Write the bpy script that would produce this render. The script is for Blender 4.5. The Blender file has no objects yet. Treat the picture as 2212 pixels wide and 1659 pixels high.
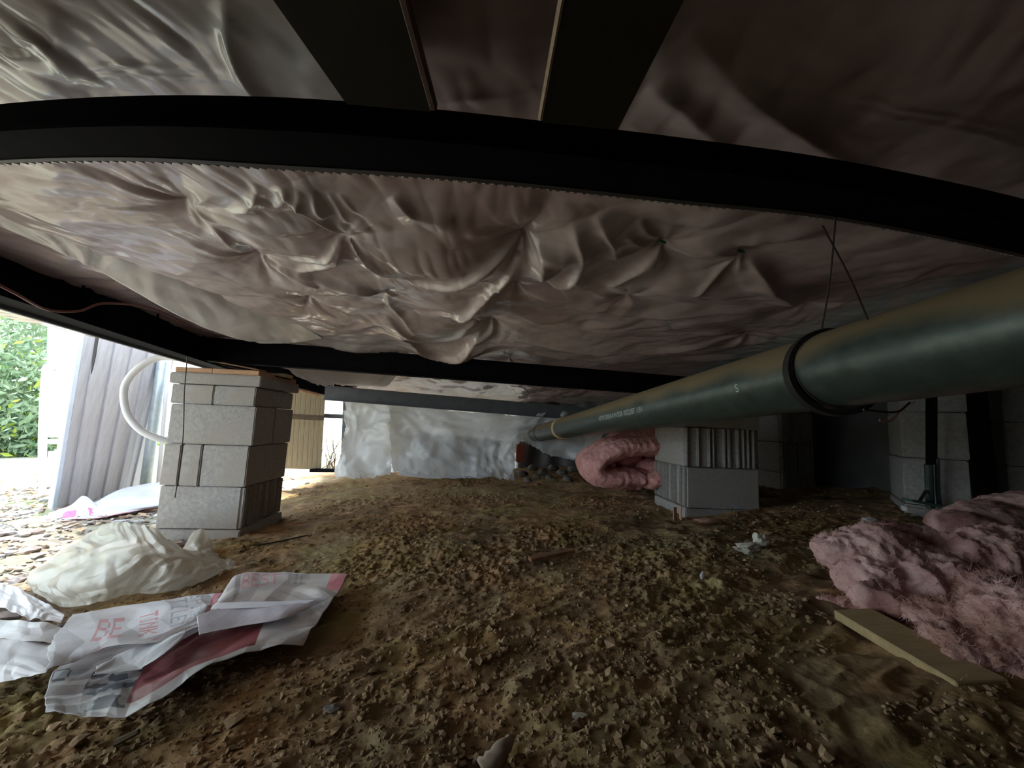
import bpy, bmesh, math, random
import numpy as np
from mathutils import Vector, Matrix, noise as mnoise
random.seed(7); rng = np.random.default_rng(7)
SC = bpy.context.scene; COL = SC.collection

# ------------------------------------------------------------------ camera
F = 830.0; CX, CY = 1106.0, 829.5
CAM = np.array([0.0, 0.0, 0.60])
PITCH, ROLL = math.radians(6.2), math.radians(2.3)
fwd = np.array([0, math.cos(PITCH), math.sin(PITCH)])
up0 = np.array([0, -math.sin(PITCH), math.cos(PITCH)])
X0 = np.array([1.0, 0, 0])
rgt = math.cos(ROLL) * X0 + math.sin(ROLL) * up0
upv = -math.sin(ROLL) * X0 + math.cos(ROLL) * up0
cd = bpy.data.cameras.new('camera'); cam = bpy.data.objects.new('camera', cd); COL.objects.link(cam)
cd.sensor_width = 36; cd.lens = 36 * F / 2212; cd.clip_start = 0.02; cd.clip_end = 200
cam.matrix_world = Matrix(((rgt[0], upv[0], -fwd[0], CAM[0]), (rgt[1], upv[1], -fwd[1], CAM[1]),
                           (rgt[2], upv[2], -fwd[2], CAM[2]), (0, 0, 0, 1)))
SC.camera = cam
# ------------------------------------------------------------------ sky, sun, exposure
w = bpy.data.worlds.new('sky'); SC.world = w; w.use_nodes = True
nt = w.node_tree; bg = nt.nodes['Background']
bg.inputs[0].default_value = (0.76, 0.90, 1.0, 1); bg.inputs[1].default_value = 3.2
sd = bpy.data.lights.new('sun', 'SUN'); sun = bpy.data.objects.new('sun', sd); COL.objects.link(sun)
sd.energy = 7.5; sd.angle = math.radians(3); sd.color = (1.0, 0.93, 0.82)
sun.rotation_euler = Vector((-0.55, 0.35, 0.76)).to_track_quat('Z', 'Y').to_euler()
SC.view_settings.view_transform = 'Standard'; SC.view_settings.look = 'None'
SC.view_settings.gamma = 1.0; SC.view_settings.use_curve_mapping = False
SC.view_settings.exposure = 0.70
SC.cycles.max_bounces = 12; SC.cycles.diffuse_bounces = 8; SC.cycles.transparent_max_bounces = 12
SC.cycles.use_denoising = True

# ------------------------------------------------------------------ helpers
def ray(px, py): return fwd + ((px - CX) * rgt - (py - CY) * upv) / F
def W(px, py, d): return CAM + d * ray(px, py)
def onZ(px, py, z):
    r = ray(px, py); return CAM + r * ((z - CAM[2]) / r[2])
def ground0(x, y):
    x = np.asarray(x, float); y = np.asarray(y, float)
    return 0.115 + 0.09 * np.clip(x, -1.9, 3.2) + 0.02 * np.sin(1.7 * x + .6) * np.sin(1.3 * y) + 0.010*np.clip(y-2.2,0,3) + .035 * np.exp(-((x + 1.3) ** 2 + (y - 1.8) ** 2) / .6)
def G(px, py, h=0.0):
    r = ray(px, py); t = 1.0
    for _ in range(60):
        p = CAM + r * t; e = p[2] - (float(ground0(p[0], p[1])) + h)
        t -= 0.7 * e / min(r[2], -0.03)
        t = max(0.2, min(t, 14))
    return CAM + r * t
def _h(ix, iy, s):
    n = (ix.astype(np.int64) * 374761393 + iy.astype(np.int64) * 668265263 + s * 1442695) & 0x7fffffff
    n = ((n ^ (n >> 13)) * 1274126177) & 0x7fffffff
    return ((n ^ (n >> 16)) & 0xffff) / 32767.5 - 1
def vn(x, y, f, s=0):
    x = np.asarray(x) * f + 1000.37; y = np.asarray(y) * f + 1000.71
    ix = np.floor(x); iy = np.floor(y); fx = x - ix; fy = y - iy
    fx = fx * fx * (3 - 2 * fx); fy = fy * fy * (3 - 2 * fy)
    a = _h(ix, iy, s); b = _h(ix + 1, iy, s); c = _h(ix, iy + 1, s); d = _h(ix + 1, iy + 1, s)
    return (a * (1 - fx) + b * fx) * (1 - fy) + (c * (1 - fx) + d * fx) * fy
def fbm(x, y, f, s=0, o=4, g=.5):
    r = 0; a = 1
    for i in range(o): r = r + a * vn(x, y, f * 2 ** i, s + i * 17); a *= g
    return r
def ridged(x, y, f, s=0, o=3):
    r = 0; a = 1
    for i in range(o): r = r + a * (1 - 2 * np.abs(vn(x, y, f * 2 ** i, s + 31 * i))); a *= .5
    return r
def tag(o, label=None, cat=None, group=None, kind=None):
    if label: o['label'] = label
    if cat: o['category'] = cat
    if group: o['group'] = group
    if kind: o['kind'] = kind
    return o
def thing(name, loc, label, cat, group=None):
    o = bpy.data.objects.new(name, None); COL.objects.link(o); o.location = tuple(float(v) for v in loc)
    o.empty_display_size = .05
    return tag(o, label, cat, group)
def mk(name, V, Fc, m, parent=None, origin=None, smooth=False, col=None):
    V = np.asarray(V, float).reshape(-1, 3)
    if origin is None: origin = np.array([V[:, 0].mean(), V[:, 1].mean(), V[:, 2].min()])
    origin = np.asarray(origin, float)
    me = bpy.data.meshes.new(name)
    Fa = np.asarray(Fc) if not isinstance(Fc, list) or len(set(len(f) for f in Fc)) == 1 else None
    if Fa is not None:
        k = Fa.shape[1]; me.vertices.add(len(V)); me.vertices.foreach_set('co', (V - origin).ravel())
        me.loops.add(Fa.size); me.loops.foreach_set('vertex_index', Fa.ravel().astype(np.int32))
        me.polygons.add(len(Fa)); me.polygons.foreach_set('loop_start', np.arange(0, Fa.size, k, dtype=np.int32))
        me.update(calc_edges=True); me.validate()
    else:
        me.from_pydata([tuple(v) for v in (V - origin)], [], Fc); me.update()
    me.polygons.foreach_set('use_smooth', [bool(smooth)] * len(me.polygons))
    if col is not None:
        at = me.color_attributes.new('tint', 'FLOAT_COLOR', 'POINT')
        c = np.ones((len(V), 4)); c[:, :3] = np.clip(col, 0, 4); at.data.foreach_set('color', c.ravel())
    o = bpy.data.objects.new(name, me); COL.objects.link(o)
    if m: me.materials.append(m)
    if parent: o.parent = parent; origin = origin - np.array(parent.location)
    o.location = tuple(origin)
    return o
def grid_faces(nu, nv, off=0, closeu=False):
    i = np.arange(nu if closeu else nu - 1); j = np.arange(nv - 1)
    I, J = np.meshgrid(i, j, indexing='ij'); I2 = (I + 1) % nu
    return np.stack([I * nv + J, I2 * nv + J, I2 * nv + J + 1, I * nv + J + 1], -1).reshape(-1, 4) + off
def join(parts):
    Vs, Fs, n = [], [], 0
    for v, f in parts:
        v = np.asarray(v); Vs.append(v); Fs += [tuple(int(a) + n for a in q) for q in f]; n += len(v)
    return np.concatenate(Vs), Fs
def frame(yaw): c, s = math.cos(yaw), math.sin(yaw); return np.array([[c, s, 0], [-s, c, 0], [0, 0, 1]])  # rows: ux, uy, uz
def bm_np(bm):
    bm.verts.index_update(); V = np.array([v.co[:] for v in bm.verts]); Fc = [tuple(v.index for v in f.verts) for f in bm.faces]; bm.free(); return V, Fc
def box(c, size, R=None, bev=0.0, seg=1, jit=0.0, seed=0):
    bm = bmesh.new(); bmesh.ops.create_cube(bm, size=1)
    for v in bm.verts: v.co = Vector((v.co.x * size[0], v.co.y * size[1], v.co.z * size[2]))
    if bev: bmesh.ops.bevel(bm, geom=bm.edges[:], offset=bev, segments=seg, affect='EDGES')
    V, Fc = bm_np(bm)
    if jit: V = V + np.random.default_rng(seed).normal(0, jit, V.shape)
    if R is not None: V = V @ np.asarray(R)
    return V + np.asarray(c), Fc
def beam(a, b, wd, ht, bev=.002, upd=(0, 0, 1)):
    """box from a to b (centre line)"""
    a = np.asarray(a, float); b = np.asarray(b, float); d = b - a; L = np.linalg.norm(d); x = d / L
    y = np.cross(upd, x); y /= np.linalg.norm(y); z = np.cross(x, y)
    return box((a + b) / 2, (L, wd, ht), np.array([x, y, z]), bev)
def crom(P, n):
    P = np.asarray(P, float); k = len(P)
    if k < 3: t = np.linspace(0, 1, n)[:, None]; return P[0] * (1 - t) + P[-1] * t
    Q = np.vstack([2 * P[0] - P[1], P, 2 * P[-1] - P[-2]]); t = np.linspace(0, k - 1 - 1e-9, n); i = t.astype(int); f = (t - i)[:, None]
    p0, p1, p2, p3 = Q[i], Q[i + 1], Q[i + 2], Q[i + 3]
    return .5 * ((2 * p1) + (-p0 + p2) * f + (2 * p0 - 5 * p1 + 4 * p2 - p3) * f ** 2 + (-p0 + 3 * p1 - 3 * p2 + p3) * f ** 3)
def tube(P, r, n=24, seg=8, caps=True, straight=False, wob=0):
    P = np.asarray(P, float) if straight else crom(P, n); n = len(P)
    r = np.broadcast_to(np.asarray(r, float), (n,)) if np.ndim(r) == 0 else np.interp(np.linspace(0, 1, n), np.linspace(0, 1, len(r)), r)
    T = np.gradient(P, axis=0); T /= np.linalg.norm(T, axis=1)[:, None] + 1e-12
    ref = np.array([0, 0, 1.0]) if abs(T[0][2]) < .9 else np.array([1.0, 0, 0]); V = []
    N = np.cross(T[0], ref); N /= np.linalg.norm(N)
    a = np.linspace(0, 2 * math.pi, seg, endpoint=False)
    for i in range(n):
        N = N - T[i] * N.dot(T[i]); N /= np.linalg.norm(N); B = np.cross(T[i], N)
        V.append(P[i] + r[i] * (np.cos(a)[:, None] * N + np.sin(a)[:, None] * B))
    V = np.array(V).reshape(-1, 3); Fc = []
    for i in range(n - 1):
        for j in range(seg):
            k = (j + 1) % seg; Fc.append((i * seg + j, i * seg + k, (i + 1) * seg + k, (i + 1) * seg + j))
    if caps:
        V = np.vstack([V, P[0], P[-1]]); q = n * seg
        for j in range(seg):
            k = (j + 1) % seg; Fc.append((j, q, k, j)[:3]); Fc.append(((n - 1) * seg + j, (n - 1) * seg + k, q + 1))
    return V, Fc
def prism(outline, z0, z1, R=None, c=(0, 0, 0)):
    n = len(outline); V = [(x, y, z0) for x, y in outline] + [(x, y, z1) for x, y in outline]
    Fc = [tuple(range(n))[::-1], tuple(range(n, 2 * n))] + [(i, (i + 1) % n, n + (i + 1) % n, n + i) for i in range(n)]
    V = np.array(V, float)
    if R is not None: V = V @ np.asarray(R)
    return V + np.asarray(c), Fc

# ------------------------------------------------------------------ materials
def mat(name, c1, c2=None, rough=.8, scale=12, metal=0, spec=.5, bump=0, bscale=60, attr=False, coat=0, coatr=.2,
        trans=0.0, transp=0.0, detail=6, c3=None, s3=3.0, up=None, stretch=None):
    m = bpy.data.materials.new(name); m.use_nodes = True; N = m.node_tree.nodes; L = m.node_tree.links
    P = N['Principled BSDF']; P.inputs['Roughness'].default_value = rough; P.inputs['Metallic'].default_value = metal
    P.inputs['Specular IOR Level'].default_value = spec
    if coat: P.inputs['Coat Weight'].default_value = coat; P.inputs['Coat Roughness'].default_value = coatr
    tc = N.new('ShaderNodeTexCoord'); src = tc.outputs['Object']
    if stretch:
        mp = N.new('ShaderNodeMapping'); mp.inputs['Scale'].default_value = stretch; L.new(src, mp.inputs[0]); src = mp.outputs[0]
    nz = N.new('ShaderNodeTexNoise'); nz.inputs['Scale'].default_value = scale; nz.inputs['Detail'].default_value = detail
    nz.inputs['Roughness'].default_value = .65; L.new(src, nz.inputs['Vector'])
    cr = N.new('ShaderNodeValToRGB'); cr.color_ramp.elements[0].position = .34; cr.color_ramp.elements[1].position = .66
    cr.color_ramp.elements[0].color = (*c1, 1); cr.color_ramp.elements[1].color = (*(c2 or c1), 1); L.new(nz.outputs['Fac'], cr.inputs[0])
    out = cr.outputs[0]
    if c3:
        n3 = N.new('ShaderNodeTexNoise'); n3.inputs['Scale'].default_value = s3; n3.inputs['Detail'].default_value = 5; L.new(src, n3.inputs['Vector'])
        r3 = N.new('ShaderNodeValToRGB'); r3.color_ramp.elements[0].position = .48; r3.color_ramp.elements[1].position = .64; L.new(n3.outputs['Fac'], r3.inputs[0])
        mx = N.new('ShaderNodeMixRGB'); L.new(r3.outputs[0], mx.inputs[0]); L.new(out, mx.inputs[1]); mx.inputs[2].default_value = (*c3, 1); out = mx.outputs[0]
    if up:   # settled dust: colour on faces that look up
        ge = N.new('ShaderNodeNewGeometry'); sp = N.new('ShaderNodeSeparateXYZ'); L.new(ge.outputs['Normal'], sp.inputs[0])
        n4 = N.new('ShaderNodeTexNoise'); n4.inputs['Scale'].default_value = up[3] if len(up) > 3 else 8; L.new(src, n4.inputs['Vector'])
        ad = N.new('ShaderNodeMath'); ad.operation = 'ADD'; L.new(sp.outputs[2], ad.inputs[0])
        ml = N.new('ShaderNodeMath'); ml.operation = 'MULTIPLY_ADD'; L.new(n4.outputs['Fac'], ml.inputs[0]); ml.inputs[1].default_value = .9; ml.inputs[2].default_value = -.45
        L.new(ml.outputs[0], ad.inputs[1]); rr = N.new('ShaderNodeValToRGB'); rr.color_ramp.elements[0].position = .05; rr.color_ramp.elements[1].position = .45
        L.new(ad.outputs[0], rr.inputs[0]); mx = N.new('ShaderNodeMixRGB'); L.new(rr.outputs[0], mx.inputs[0]); L.new(out, mx.inputs[1]); mx.inputs[2].default_value = (*up[:3], 1); out = mx.outputs[0]
        mr = N.new('ShaderNodeMapRange'); L.new(rr.outputs[0], mr.inputs[0]); mr.inputs[3].default_value = rough; mr.inputs[4].default_value = .85; L.new(mr.outputs[0], P.inputs['Roughness'])
    if attr:
        at = N.new('ShaderNodeAttribute'); at.attribute_name = 'tint'; mx = N.new('ShaderNodeMixRGB'); mx.blend_type = 'MULTIPLY'; mx.inputs[0].default_value = 1
        L.new(out, mx.inputs[1]); L.new(at.outputs['Color'], mx.inputs[2]); out = mx.outputs[0]
    L.new(out, P.inputs['Base Color'])
    if bump:
        nb = N.new('ShaderNodeTexNoise'); nb.inputs['Scale'].default_value = bscale; nb.inputs['Detail'].default_value = 8; L.new(src, nb.inputs['Vector'])
        b = N.new('ShaderNodeBump'); b.inputs['Strength'].default_value = 1; b.inputs['Distance'].default_value = bump; L.new(nb.outputs['Fac'], b.inputs['Height']); L.new(b.outputs[0], P.inputs['Normal'])
    last = P.outputs[0]; O = N['Material Output']
    if trans:
        t = N.new('ShaderNodeBsdfTranslucent'); L.new(out, t.inputs[0]); x = N.new('ShaderNodeMixShader'); x.inputs[0].default_value = trans
        L.new(last, x.inputs[1]); L.new(t.outputs[0], x.inputs[2]); last = x.outputs[0]
    if transp:
        t = N.new('ShaderNodeBsdfTransparent'); x = N.new('ShaderNodeMixShader'); x.inputs[0].default_value = transp
        L.new(last, x.inputs[1]); L.new(t.outputs[0], x.inputs[2]); last = x.outputs[0]
    L.new(last, O.inputs[0]); return m
M = {}
M['belly'] = mat('belly_sheet', (.88, .88, .88), (1, 1, 1), .42, 7, bump=.0006, bscale=45, attr=True, coat=.8, coatr=.13)
M['dirt'] = mat('dirt', (.17, .108, .058), (.39, .27, .155), .95, 9, attr=True, spec=.15, bump=.004, bscale=70, c3=(.30, .24, .13), s3=2.2)
M['clod'] = mat('dirt_clod', (.20, .125, .07), (.48, .34, .20), .95, 25, spec=.15, bump=.002, bscale=120)
M['black'] = mat('black_steel', (.005, .005, .008), (.009, .008, .011), .75, 14, spec=.04, bump=.0006, bscale=80)
M['steelgrey'] = mat('grey_steel', (.09, .10, .12), (.13, .14, .155), .6, 10, bump=.0004)
M['joist'] = mat('dark_joist', (.018, .015, .010), (.03, .025, .014), .7, 5, spec=.2, bump=.0006, c3=(.018, .022, .009), s3=2)
M['woodedge'] = mat('pale_wood', (.45, .34, .24), (.58, .45, .33), .7, 18, stretch=(1, 8, 8))
M['block'] = mat('concrete_block', (.30, .29, .28), (.42, .405, .39), .95, 60, spec=.2, bump=.0018, bscale=190, c3=(.36, .33, .30), s3=4)
M['pipe'] = mat('pipe_metal', (.04, .058, .054), (.075, .098, .09), .36, 30, metal=.3, up=(.21, .165, .095, 7), bump=.0004, bscale=50)
M['wire'] = mat('wire', (.03, .022, .02), (.05, .035, .03), .6)
M['strap'] = mat('strap_black', (.012, .01, .01), (.02, .018, .016), .7)
M['pink'] = mat('pink_glass_wool', (.60, .36, .33), (.78, .53, .49), .95, 14, spec=.1, bump=.004, bscale=90, attr=True)
M['poly'] = mat('clear_poly', (.80, .83, .86), (.88, .90, .92), .25, 4, trans=.4, transp=.32, coat=.6, bump=.002, bscale=14)
M['polyflap'] = mat('milky_poly', (.82, .81, .82), (.90, .90, .91), .26, 5, trans=.2, coat=.5, bump=.0008, bscale=20)
M['bag'] = mat('beige_bag_film', (.74, .70, .60), (.84, .82, .76), .38, 5, trans=.45, transp=.30, bump=.002, bscale=22, coat=.5, coatr=.15)
M['print'] = mat('printed_paper', (.93, .93, .93), (1, 1, 1), .5, 20, attr=True, bump=.0006, bscale=60, c3=(.80, .76, .72), s3=5)
M['tin'] = mat('grey_skirting', (.40, .40, .45), (.50, .50, .56), .5, 6, stretch=(8, 8, .6), bump=.0003)
M['tan'] = mat('tan_ribbed_siding', (.50, .42, .28), (.66, .58, .40), .6, 8, stretch=(10, 10, .7))
M['white'] = mat('white_plastic', (.66, .68, .72), (.70, .72, .75), .35, 3)
M['galv'] = mat('galvanised', (.42, .50, .55), (.55, .62, .66), .4, 20, metal=.4)
M['lumber'] = mat('lumber', (.42, .22, .12), (.60, .36, .22), .75, 12, stretch=(1, 6, 12))
M['lumber2'] = mat('pale_lumber', (.62, .50, .26), (.74, .62, .36), .75, 12, stretch=(1, 6, 12))
M['board'] = mat('tan_board', (.40, .29, .14), (.50, .38, .20), .7, 9, stretch=(1, 8, 8), bump=.0005)
M['dark'] = mat('dark_plastic_wall', (.05, .05, .052), (.085, .085, .085), .55, 4, bump=.002, bscale=9)
M['brick'] = mat('red_brick', (.30, .07, .05), (.42, .12, .08), .9, 30, bump=.001)
M['stone'] = mat('stone', (.13, .12, .105), (.24, .22, .19), .9, 20, bump=.002, bscale=40)
M['paleStone'] = mat('pale_stone', (.50, .46, .44), (.70, .67, .64), .9, 25, bump=.001, attr=False)
M['leaf'] = mat('leaf', (.10, .26, .07), (.26, .46, .16), .5, 3, trans=.35, attr=True)
M['chip'] = mat('wood_chip', (.13, .06, .03), (.24, .12, .06), .85, 30, bump=.001)
M['foam'] = mat('foam_scrap', (.60, .58, .48), (.74, .72, .62), .9, 30, bump=.002, bscale=80)
M['cord'] = mat('electrical_cable', (.16, .06, .05), (.22, .09, .07), .6)
M['house'] = mat('house_siding', (.55, .56, .58), (.62, .63, .65), .7, 3)
M['grnd2'] = mat('yard_ground', (.34, .32, .26), (.50, .48, .41), .95, 6, c3=(.24, .28, .14), s3=1.2, bump=.004, bscale=40)
M['green'] = mat('green_tack', (.05, .20, .05), (.08, .28, .08), .6)
M['twig'] = mat('twig', (.10, .07, .04), (.18, .13, .08), .9)
M['litter'] = mat('litter_leaf', (.9, .9, .9), (1, 1, 1), .8, 8, attr=True, trans=.15)
M['text'] = mat('pale_print', (.45, .55, .52), (.5, .6, .56), .7)

Ldir = np.array([-.35, .937, 0]); Ldir /= np.linalg.norm(Ldir)
Cdir = np.array([Ldir[1], -Ldir[0], 0])

# ------------------------------------------------------------------ setting: floor (dirt)
def lin_warp(a, b, n, c, s):
    """n samples in [a,b], densest about c (width s)"""
    fa, fb = math.asinh((a - c) / s), math.asinh((b - c) / s)
    return c + s * np.sinh(np.linspace(fa, fb, n))
def ground_detail(x, y):
    d = np.hypot(x, y); near = 1 / (1 + (d / 2.2) ** 2)
    xr = x * .93 + y * .37; yr = -x * .37 + y * .93
    z = .012 * fbm(x, y, 2.2, 3, 3) + .008 * fbm(xr * .5, yr * 1.5, 5.5, 9, 3)
    z += .0055 * ridged(xr * .6, yr * 1.3, 11, 21, 4) * (.5 + near)
    m = np.clip(vn(x, y, 3.1, 77) * 1.6 + .5, 0, 1)
    z += (.0048 * fbm(x, y, 60, 5, 3, .7) + .004 * np.maximum(0, fbm(x, y, 70, 41, 2)) ) * m * (.4 + near * 1.2)
    lump = np.maximum(0, vn(x, y, 24, 63) - .2); z += .016 * lump * np.clip(vn(x, y, 2.6, 91) + .4, 0, 1)
    return z
xs = lin_warp(-2.6, 3.6, 680, .0, .75); ys = lin_warp(-1.6, 5.2, 760, .95, .55)
Xg, Yg = np.meshgrid(xs, ys, indexing='ij')
zg = ground0(Xg, Yg) + ground_detail(Xg, Yg)
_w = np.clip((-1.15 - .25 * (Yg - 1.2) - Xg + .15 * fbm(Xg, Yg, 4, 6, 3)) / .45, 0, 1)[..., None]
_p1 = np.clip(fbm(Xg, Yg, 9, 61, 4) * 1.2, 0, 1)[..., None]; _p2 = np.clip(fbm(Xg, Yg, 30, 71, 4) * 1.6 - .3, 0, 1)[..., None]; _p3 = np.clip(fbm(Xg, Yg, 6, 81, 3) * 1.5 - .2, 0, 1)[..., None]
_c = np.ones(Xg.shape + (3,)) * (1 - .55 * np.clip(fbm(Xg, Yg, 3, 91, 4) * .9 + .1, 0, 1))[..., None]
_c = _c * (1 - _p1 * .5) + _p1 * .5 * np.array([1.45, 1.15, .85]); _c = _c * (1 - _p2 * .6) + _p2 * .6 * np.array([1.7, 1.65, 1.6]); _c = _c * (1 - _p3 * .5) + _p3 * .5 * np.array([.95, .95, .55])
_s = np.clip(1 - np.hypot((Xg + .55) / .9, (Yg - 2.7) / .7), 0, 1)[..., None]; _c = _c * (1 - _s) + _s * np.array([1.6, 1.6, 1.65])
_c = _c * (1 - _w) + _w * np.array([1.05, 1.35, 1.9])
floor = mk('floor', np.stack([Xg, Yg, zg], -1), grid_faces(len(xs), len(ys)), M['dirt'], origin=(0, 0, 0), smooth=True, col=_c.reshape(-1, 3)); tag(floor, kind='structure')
def gz(x, y): return float(ground0(x, y) + ground_detail(np.array([x]), np.array([y]))[0])
# yard outside (left of and behind the house)
xs2 = np.linspace(-22, 14, 160); ys2 = np.linspace(-14, 24, 150); X2, Y2 = np.meshgrid(xs2, ys2, indexing='ij')
z2 = ground0(X2, Y2) + .03 * fbm(X2, Y2, .7, 5, 3) - .05
inside = (X2 > -2.3) & (X2 < 3.4) & (Y2 > -1.4) & (Y2 < 5.0); z2[inside] -= .25
z2 = z2 - .0 + np.clip((-X2 - 4) * .012, 0, .2)
yard = mk('ground_yard', np.stack([X2, Y2, z2], -1), grid_faces(160, 150), M['grnd2'], origin=(0, 0, -.5), smooth=True); tag(yard, kind='structure')

# ------------------------------------------------------------------ setting: house body above
ZB = .85; ZC = 1.02
edge0 = np.array([-1.33, .97]) ; 
def edge(y, off=0): return edge0[0] + (y - .97) * Ldir[0] / Ldir[1] + off
out = [(edge(-3.2, -.10), -3.2), (4.6, -3.2), (4.6, 4.9), (edge(4.9, -.10), 4.9)]
V, Fc = prism(out, 1.14, 3.6); tag(mk('wall_house_body', V, Fc, M['house']), kind='structure')
# dark enclosure walls of the crawl space (right, behind the camera)
def skirt_wall(name, pts, z0, z1, m, amp=.03, freq=24, n=260, nz=24, seed=0, origin=None):
    P = crom([(a, b, 0) for a, b in pts], n); T = np.gradient(P, axis=0); T /= np.linalg.norm(T, axis=1)[:, None]
    Nn = np.stack([-T[:, 1], T[:, 0]], -1); s = np.concatenate([[0], np.cumsum(np.linalg.norm(np.diff(P, axis=0), axis=1))])
    zz = np.linspace(0, 1, nz); S, Zt = np.meshgrid(s, zz, indexing='ij')
    off = amp * (fbm(S, Zt * .5, freq / 6, seed, 3) + .5 * np.sin(S * freq + 2 * vn(S, Zt, 1.5, seed)))
    X = P[:, 0][:, None] + Nn[:, 0][:, None] * off; Y = P[:, 1][:, None] + Nn[:, 1][:, None] * off
    z0a = np.array([z0(x, y) if callable(z0) else z0 for x, y in P[:, :2]])[:, None]
    Z = z0a + (z1 - z0a) * Zt
    return mk(name, np.stack([X, Y, Z], -1), grid_faces(n, nz), m, smooth=True)
gb = lambda x, y: float(ground0(x, y)) - .05
wr = skirt_wall('wall_right', [(3.0, -2.6), (2.75, 0), (2.5, 1.6), (2.15, 2.3), (1.85, 2.75), (1.5, 3.3), (1.1, 3.85), (.6, 4.25), (.08, 4.4)], gb, 1.14, M['dark'], .025, 26, 420, 24, 4)
tag(wr, kind='structure')
wb = skirt_wall('wall_rear', [(-1.35, -1.75), (-.4, -1.7), (.6, -1.75), (1.6, -1.9), (3.0, -2.6)], gb, 1.14, M['dark'], .02, 20, 200, 12, 9); tag(wb, kind='structure')
wl = skirt_wall('wall_left_unseen', [(-1.2, .14), (-1.2, -.3), (-1.25, -1.2), (-1.35, -1.75)], gb, 1.14, M['dark'], .015, 22, 160, 12, 13); tag(wl, kind='structure')  # unseen wall, added and cut to length to keep daylight off the foreground

wf = skirt_wall('wall_far', [(.10, 4.38), (-.6, 4.3), (-1.2, 4.22), (-1.76, 4.12)], gb, 1.14, mat('pale_siding', (.50, .50, .50), (.6, .6, .6), .6, 4, trans=.45), .008, 30, 160, 8, 23); tag(wf, kind='structure')
# ------------------------------------------------------------------ setting: ceiling = sagging poly belly wrap
cx = lin_warp(-2.35, 3.3, 760, -.1, .55); cy = lin_warp(-1.9, 4.9, 760, .55, .42)
CXg, CYg = np.meshgrid(cx, cy, indexing='ij')
H = np.zeros_like(CXg)
def pc(px, py, z=None): return onZ(px, py, ZC if z is None else z)[:2]
def seg_dist(P):
    """signed distance + arc param of the grid points to a smooth polyline"""
    P = crom(np.c_[P, np.zeros(len(P))], max(8, 6 * len(P)))[:, :2]
    best = np.full(CXg.shape, 1e9); sg = np.zeros_like(best); tt = np.zeros_like(best); n = len(P) - 1
    lo = P.min(0) - .6; hi = P.max(0) + .6
    for i in range(n):
        a, b = P[i], P[i + 1]; d = b - a; L2 = d @ d + 1e-12
        t = np.clip(((CXg - a[0]) * d[0] + (CYg - a[1]) * d[1]) / L2, 0, 1)
        ex = CXg - (a[0] + t * d[0]); ey = CYg - (a[1] + t * d[1]); q = ex * ex + ey * ey
        mk_ = q < best; best = np.where(mk_, q, best); sg = np.where(mk_, np.sign(d[0] * ey - d[1] * ex), sg); tt = np.where(mk_, (i + t) / n, tt)
    return np.sqrt(best), sg, tt
def fold(px, a, wl, wr, taper=True, sharp=1.3):
    """hanging fold along pixel polyline; wl/wr widths on the two sides (m); a>0 hangs down"""
    global H
    d, s, t = seg_dist(np.array([pc(*p) for p in px])); wd = np.where(s > 0, wl, wr)
    e = np.exp(-(d / wd) ** sharp)
    if taper: e = e * np.clip(np.sin(math.pi * np.clip(t, 0, 1)) , 0, 1) ** .5
    H = H - a * e
def bulge(px, py, rx, ry, ang, a, p=2.0):
    global H
    c = pc(px, py); dx = CXg - c[0]; dy = CYg - c[1]; ca, sa = math.cos(ang), math.sin(ang)
    u = (dx * ca + dy * sa) / rx; v = (-dx * sa + dy * ca) / ry
    H = H - a * np.exp(-(u * u + v * v) ** (p / 2))
def pinch(px, py, a=.035, r=.09, n=7, b=.010, rr=.16, ph=0):
    global H
    c = pc(px, py); dx = CXg - c[0]; dy = CYg - c[1]; d = np.hypot(dx, dy) + 1e-6; th = np.arctan2(dy, dx)
    H = H + a * np.exp(-d / r)
    wob = th + .6 * vn(CXg, CYg, 4, int(px)) + ph
    tri = np.abs(((wob * n / math.pi) % 2) - 1) * 2 - 1
    tri2 = np.abs(((wob * (n * 1.7) / math.pi) % 2) - 1) * 2 - 1
    H = H + b * (tri * .7 + tri2 * .4) * np.exp(-d / rr) * (d / (d + .02))
# broad pillows
H -= .018 * (1 + fbm(CXg, CYg, 1.5, 8, 2))
H += .007 * fbm(CXg * 1.1 + .6 * CYg, CYg * 1.1, 5.5, 15, 3)
wx = CXg + .05 * fbm(CXg, CYg, 3, 71, 2); wy = CYg + .05 * fbm(CXg, CYg, 3, 83, 2)
sel = np.clip(.35 + vn(CXg, CYg, 1.8, 55), 0, 1)
H += .0055 * ridged(wx * .8 + wy * .7, wy * 1.5 - wx * .5, 5, 25, 2) * sel
H += .0018 * ridged(wx * 2 - wy * .4, wy * .8, 11, 35, 2) * (1 - sel)
bulge(950, 520, .17, .12, .15, .055); bulge(1010, 440, .16, .07, 0, .02)
bulge(1200, 520, .055, .10, .2, .045, 2.6); bulge(640, 500, .13, .05, .1, .025)
bulge(980, 640, .16, .10, .1, .03); bulge(700, 600, .14, .05, -.1, .025)
bulge(935, 700, .20, .12, 0, .04); bulge(1000, 745, .16, .10, 0, .045); bulge(1250, 740, .45, .12, 0, .025)
bulge(1500, 600, .25, .08, -.2, .025); bulge(1450, 680, .3, .10, -.1, .02); bulge(760, 740, .3, .10, 0, .03)
bulge(1650, 500, .10, .03, -.3, .02)
bulge(1000, 838, .6, .22, 0, .05); bulge(820, 830, .3, .18, 0, .05); bulge(1180, 850, .3, .12, 0, .04)
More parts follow.
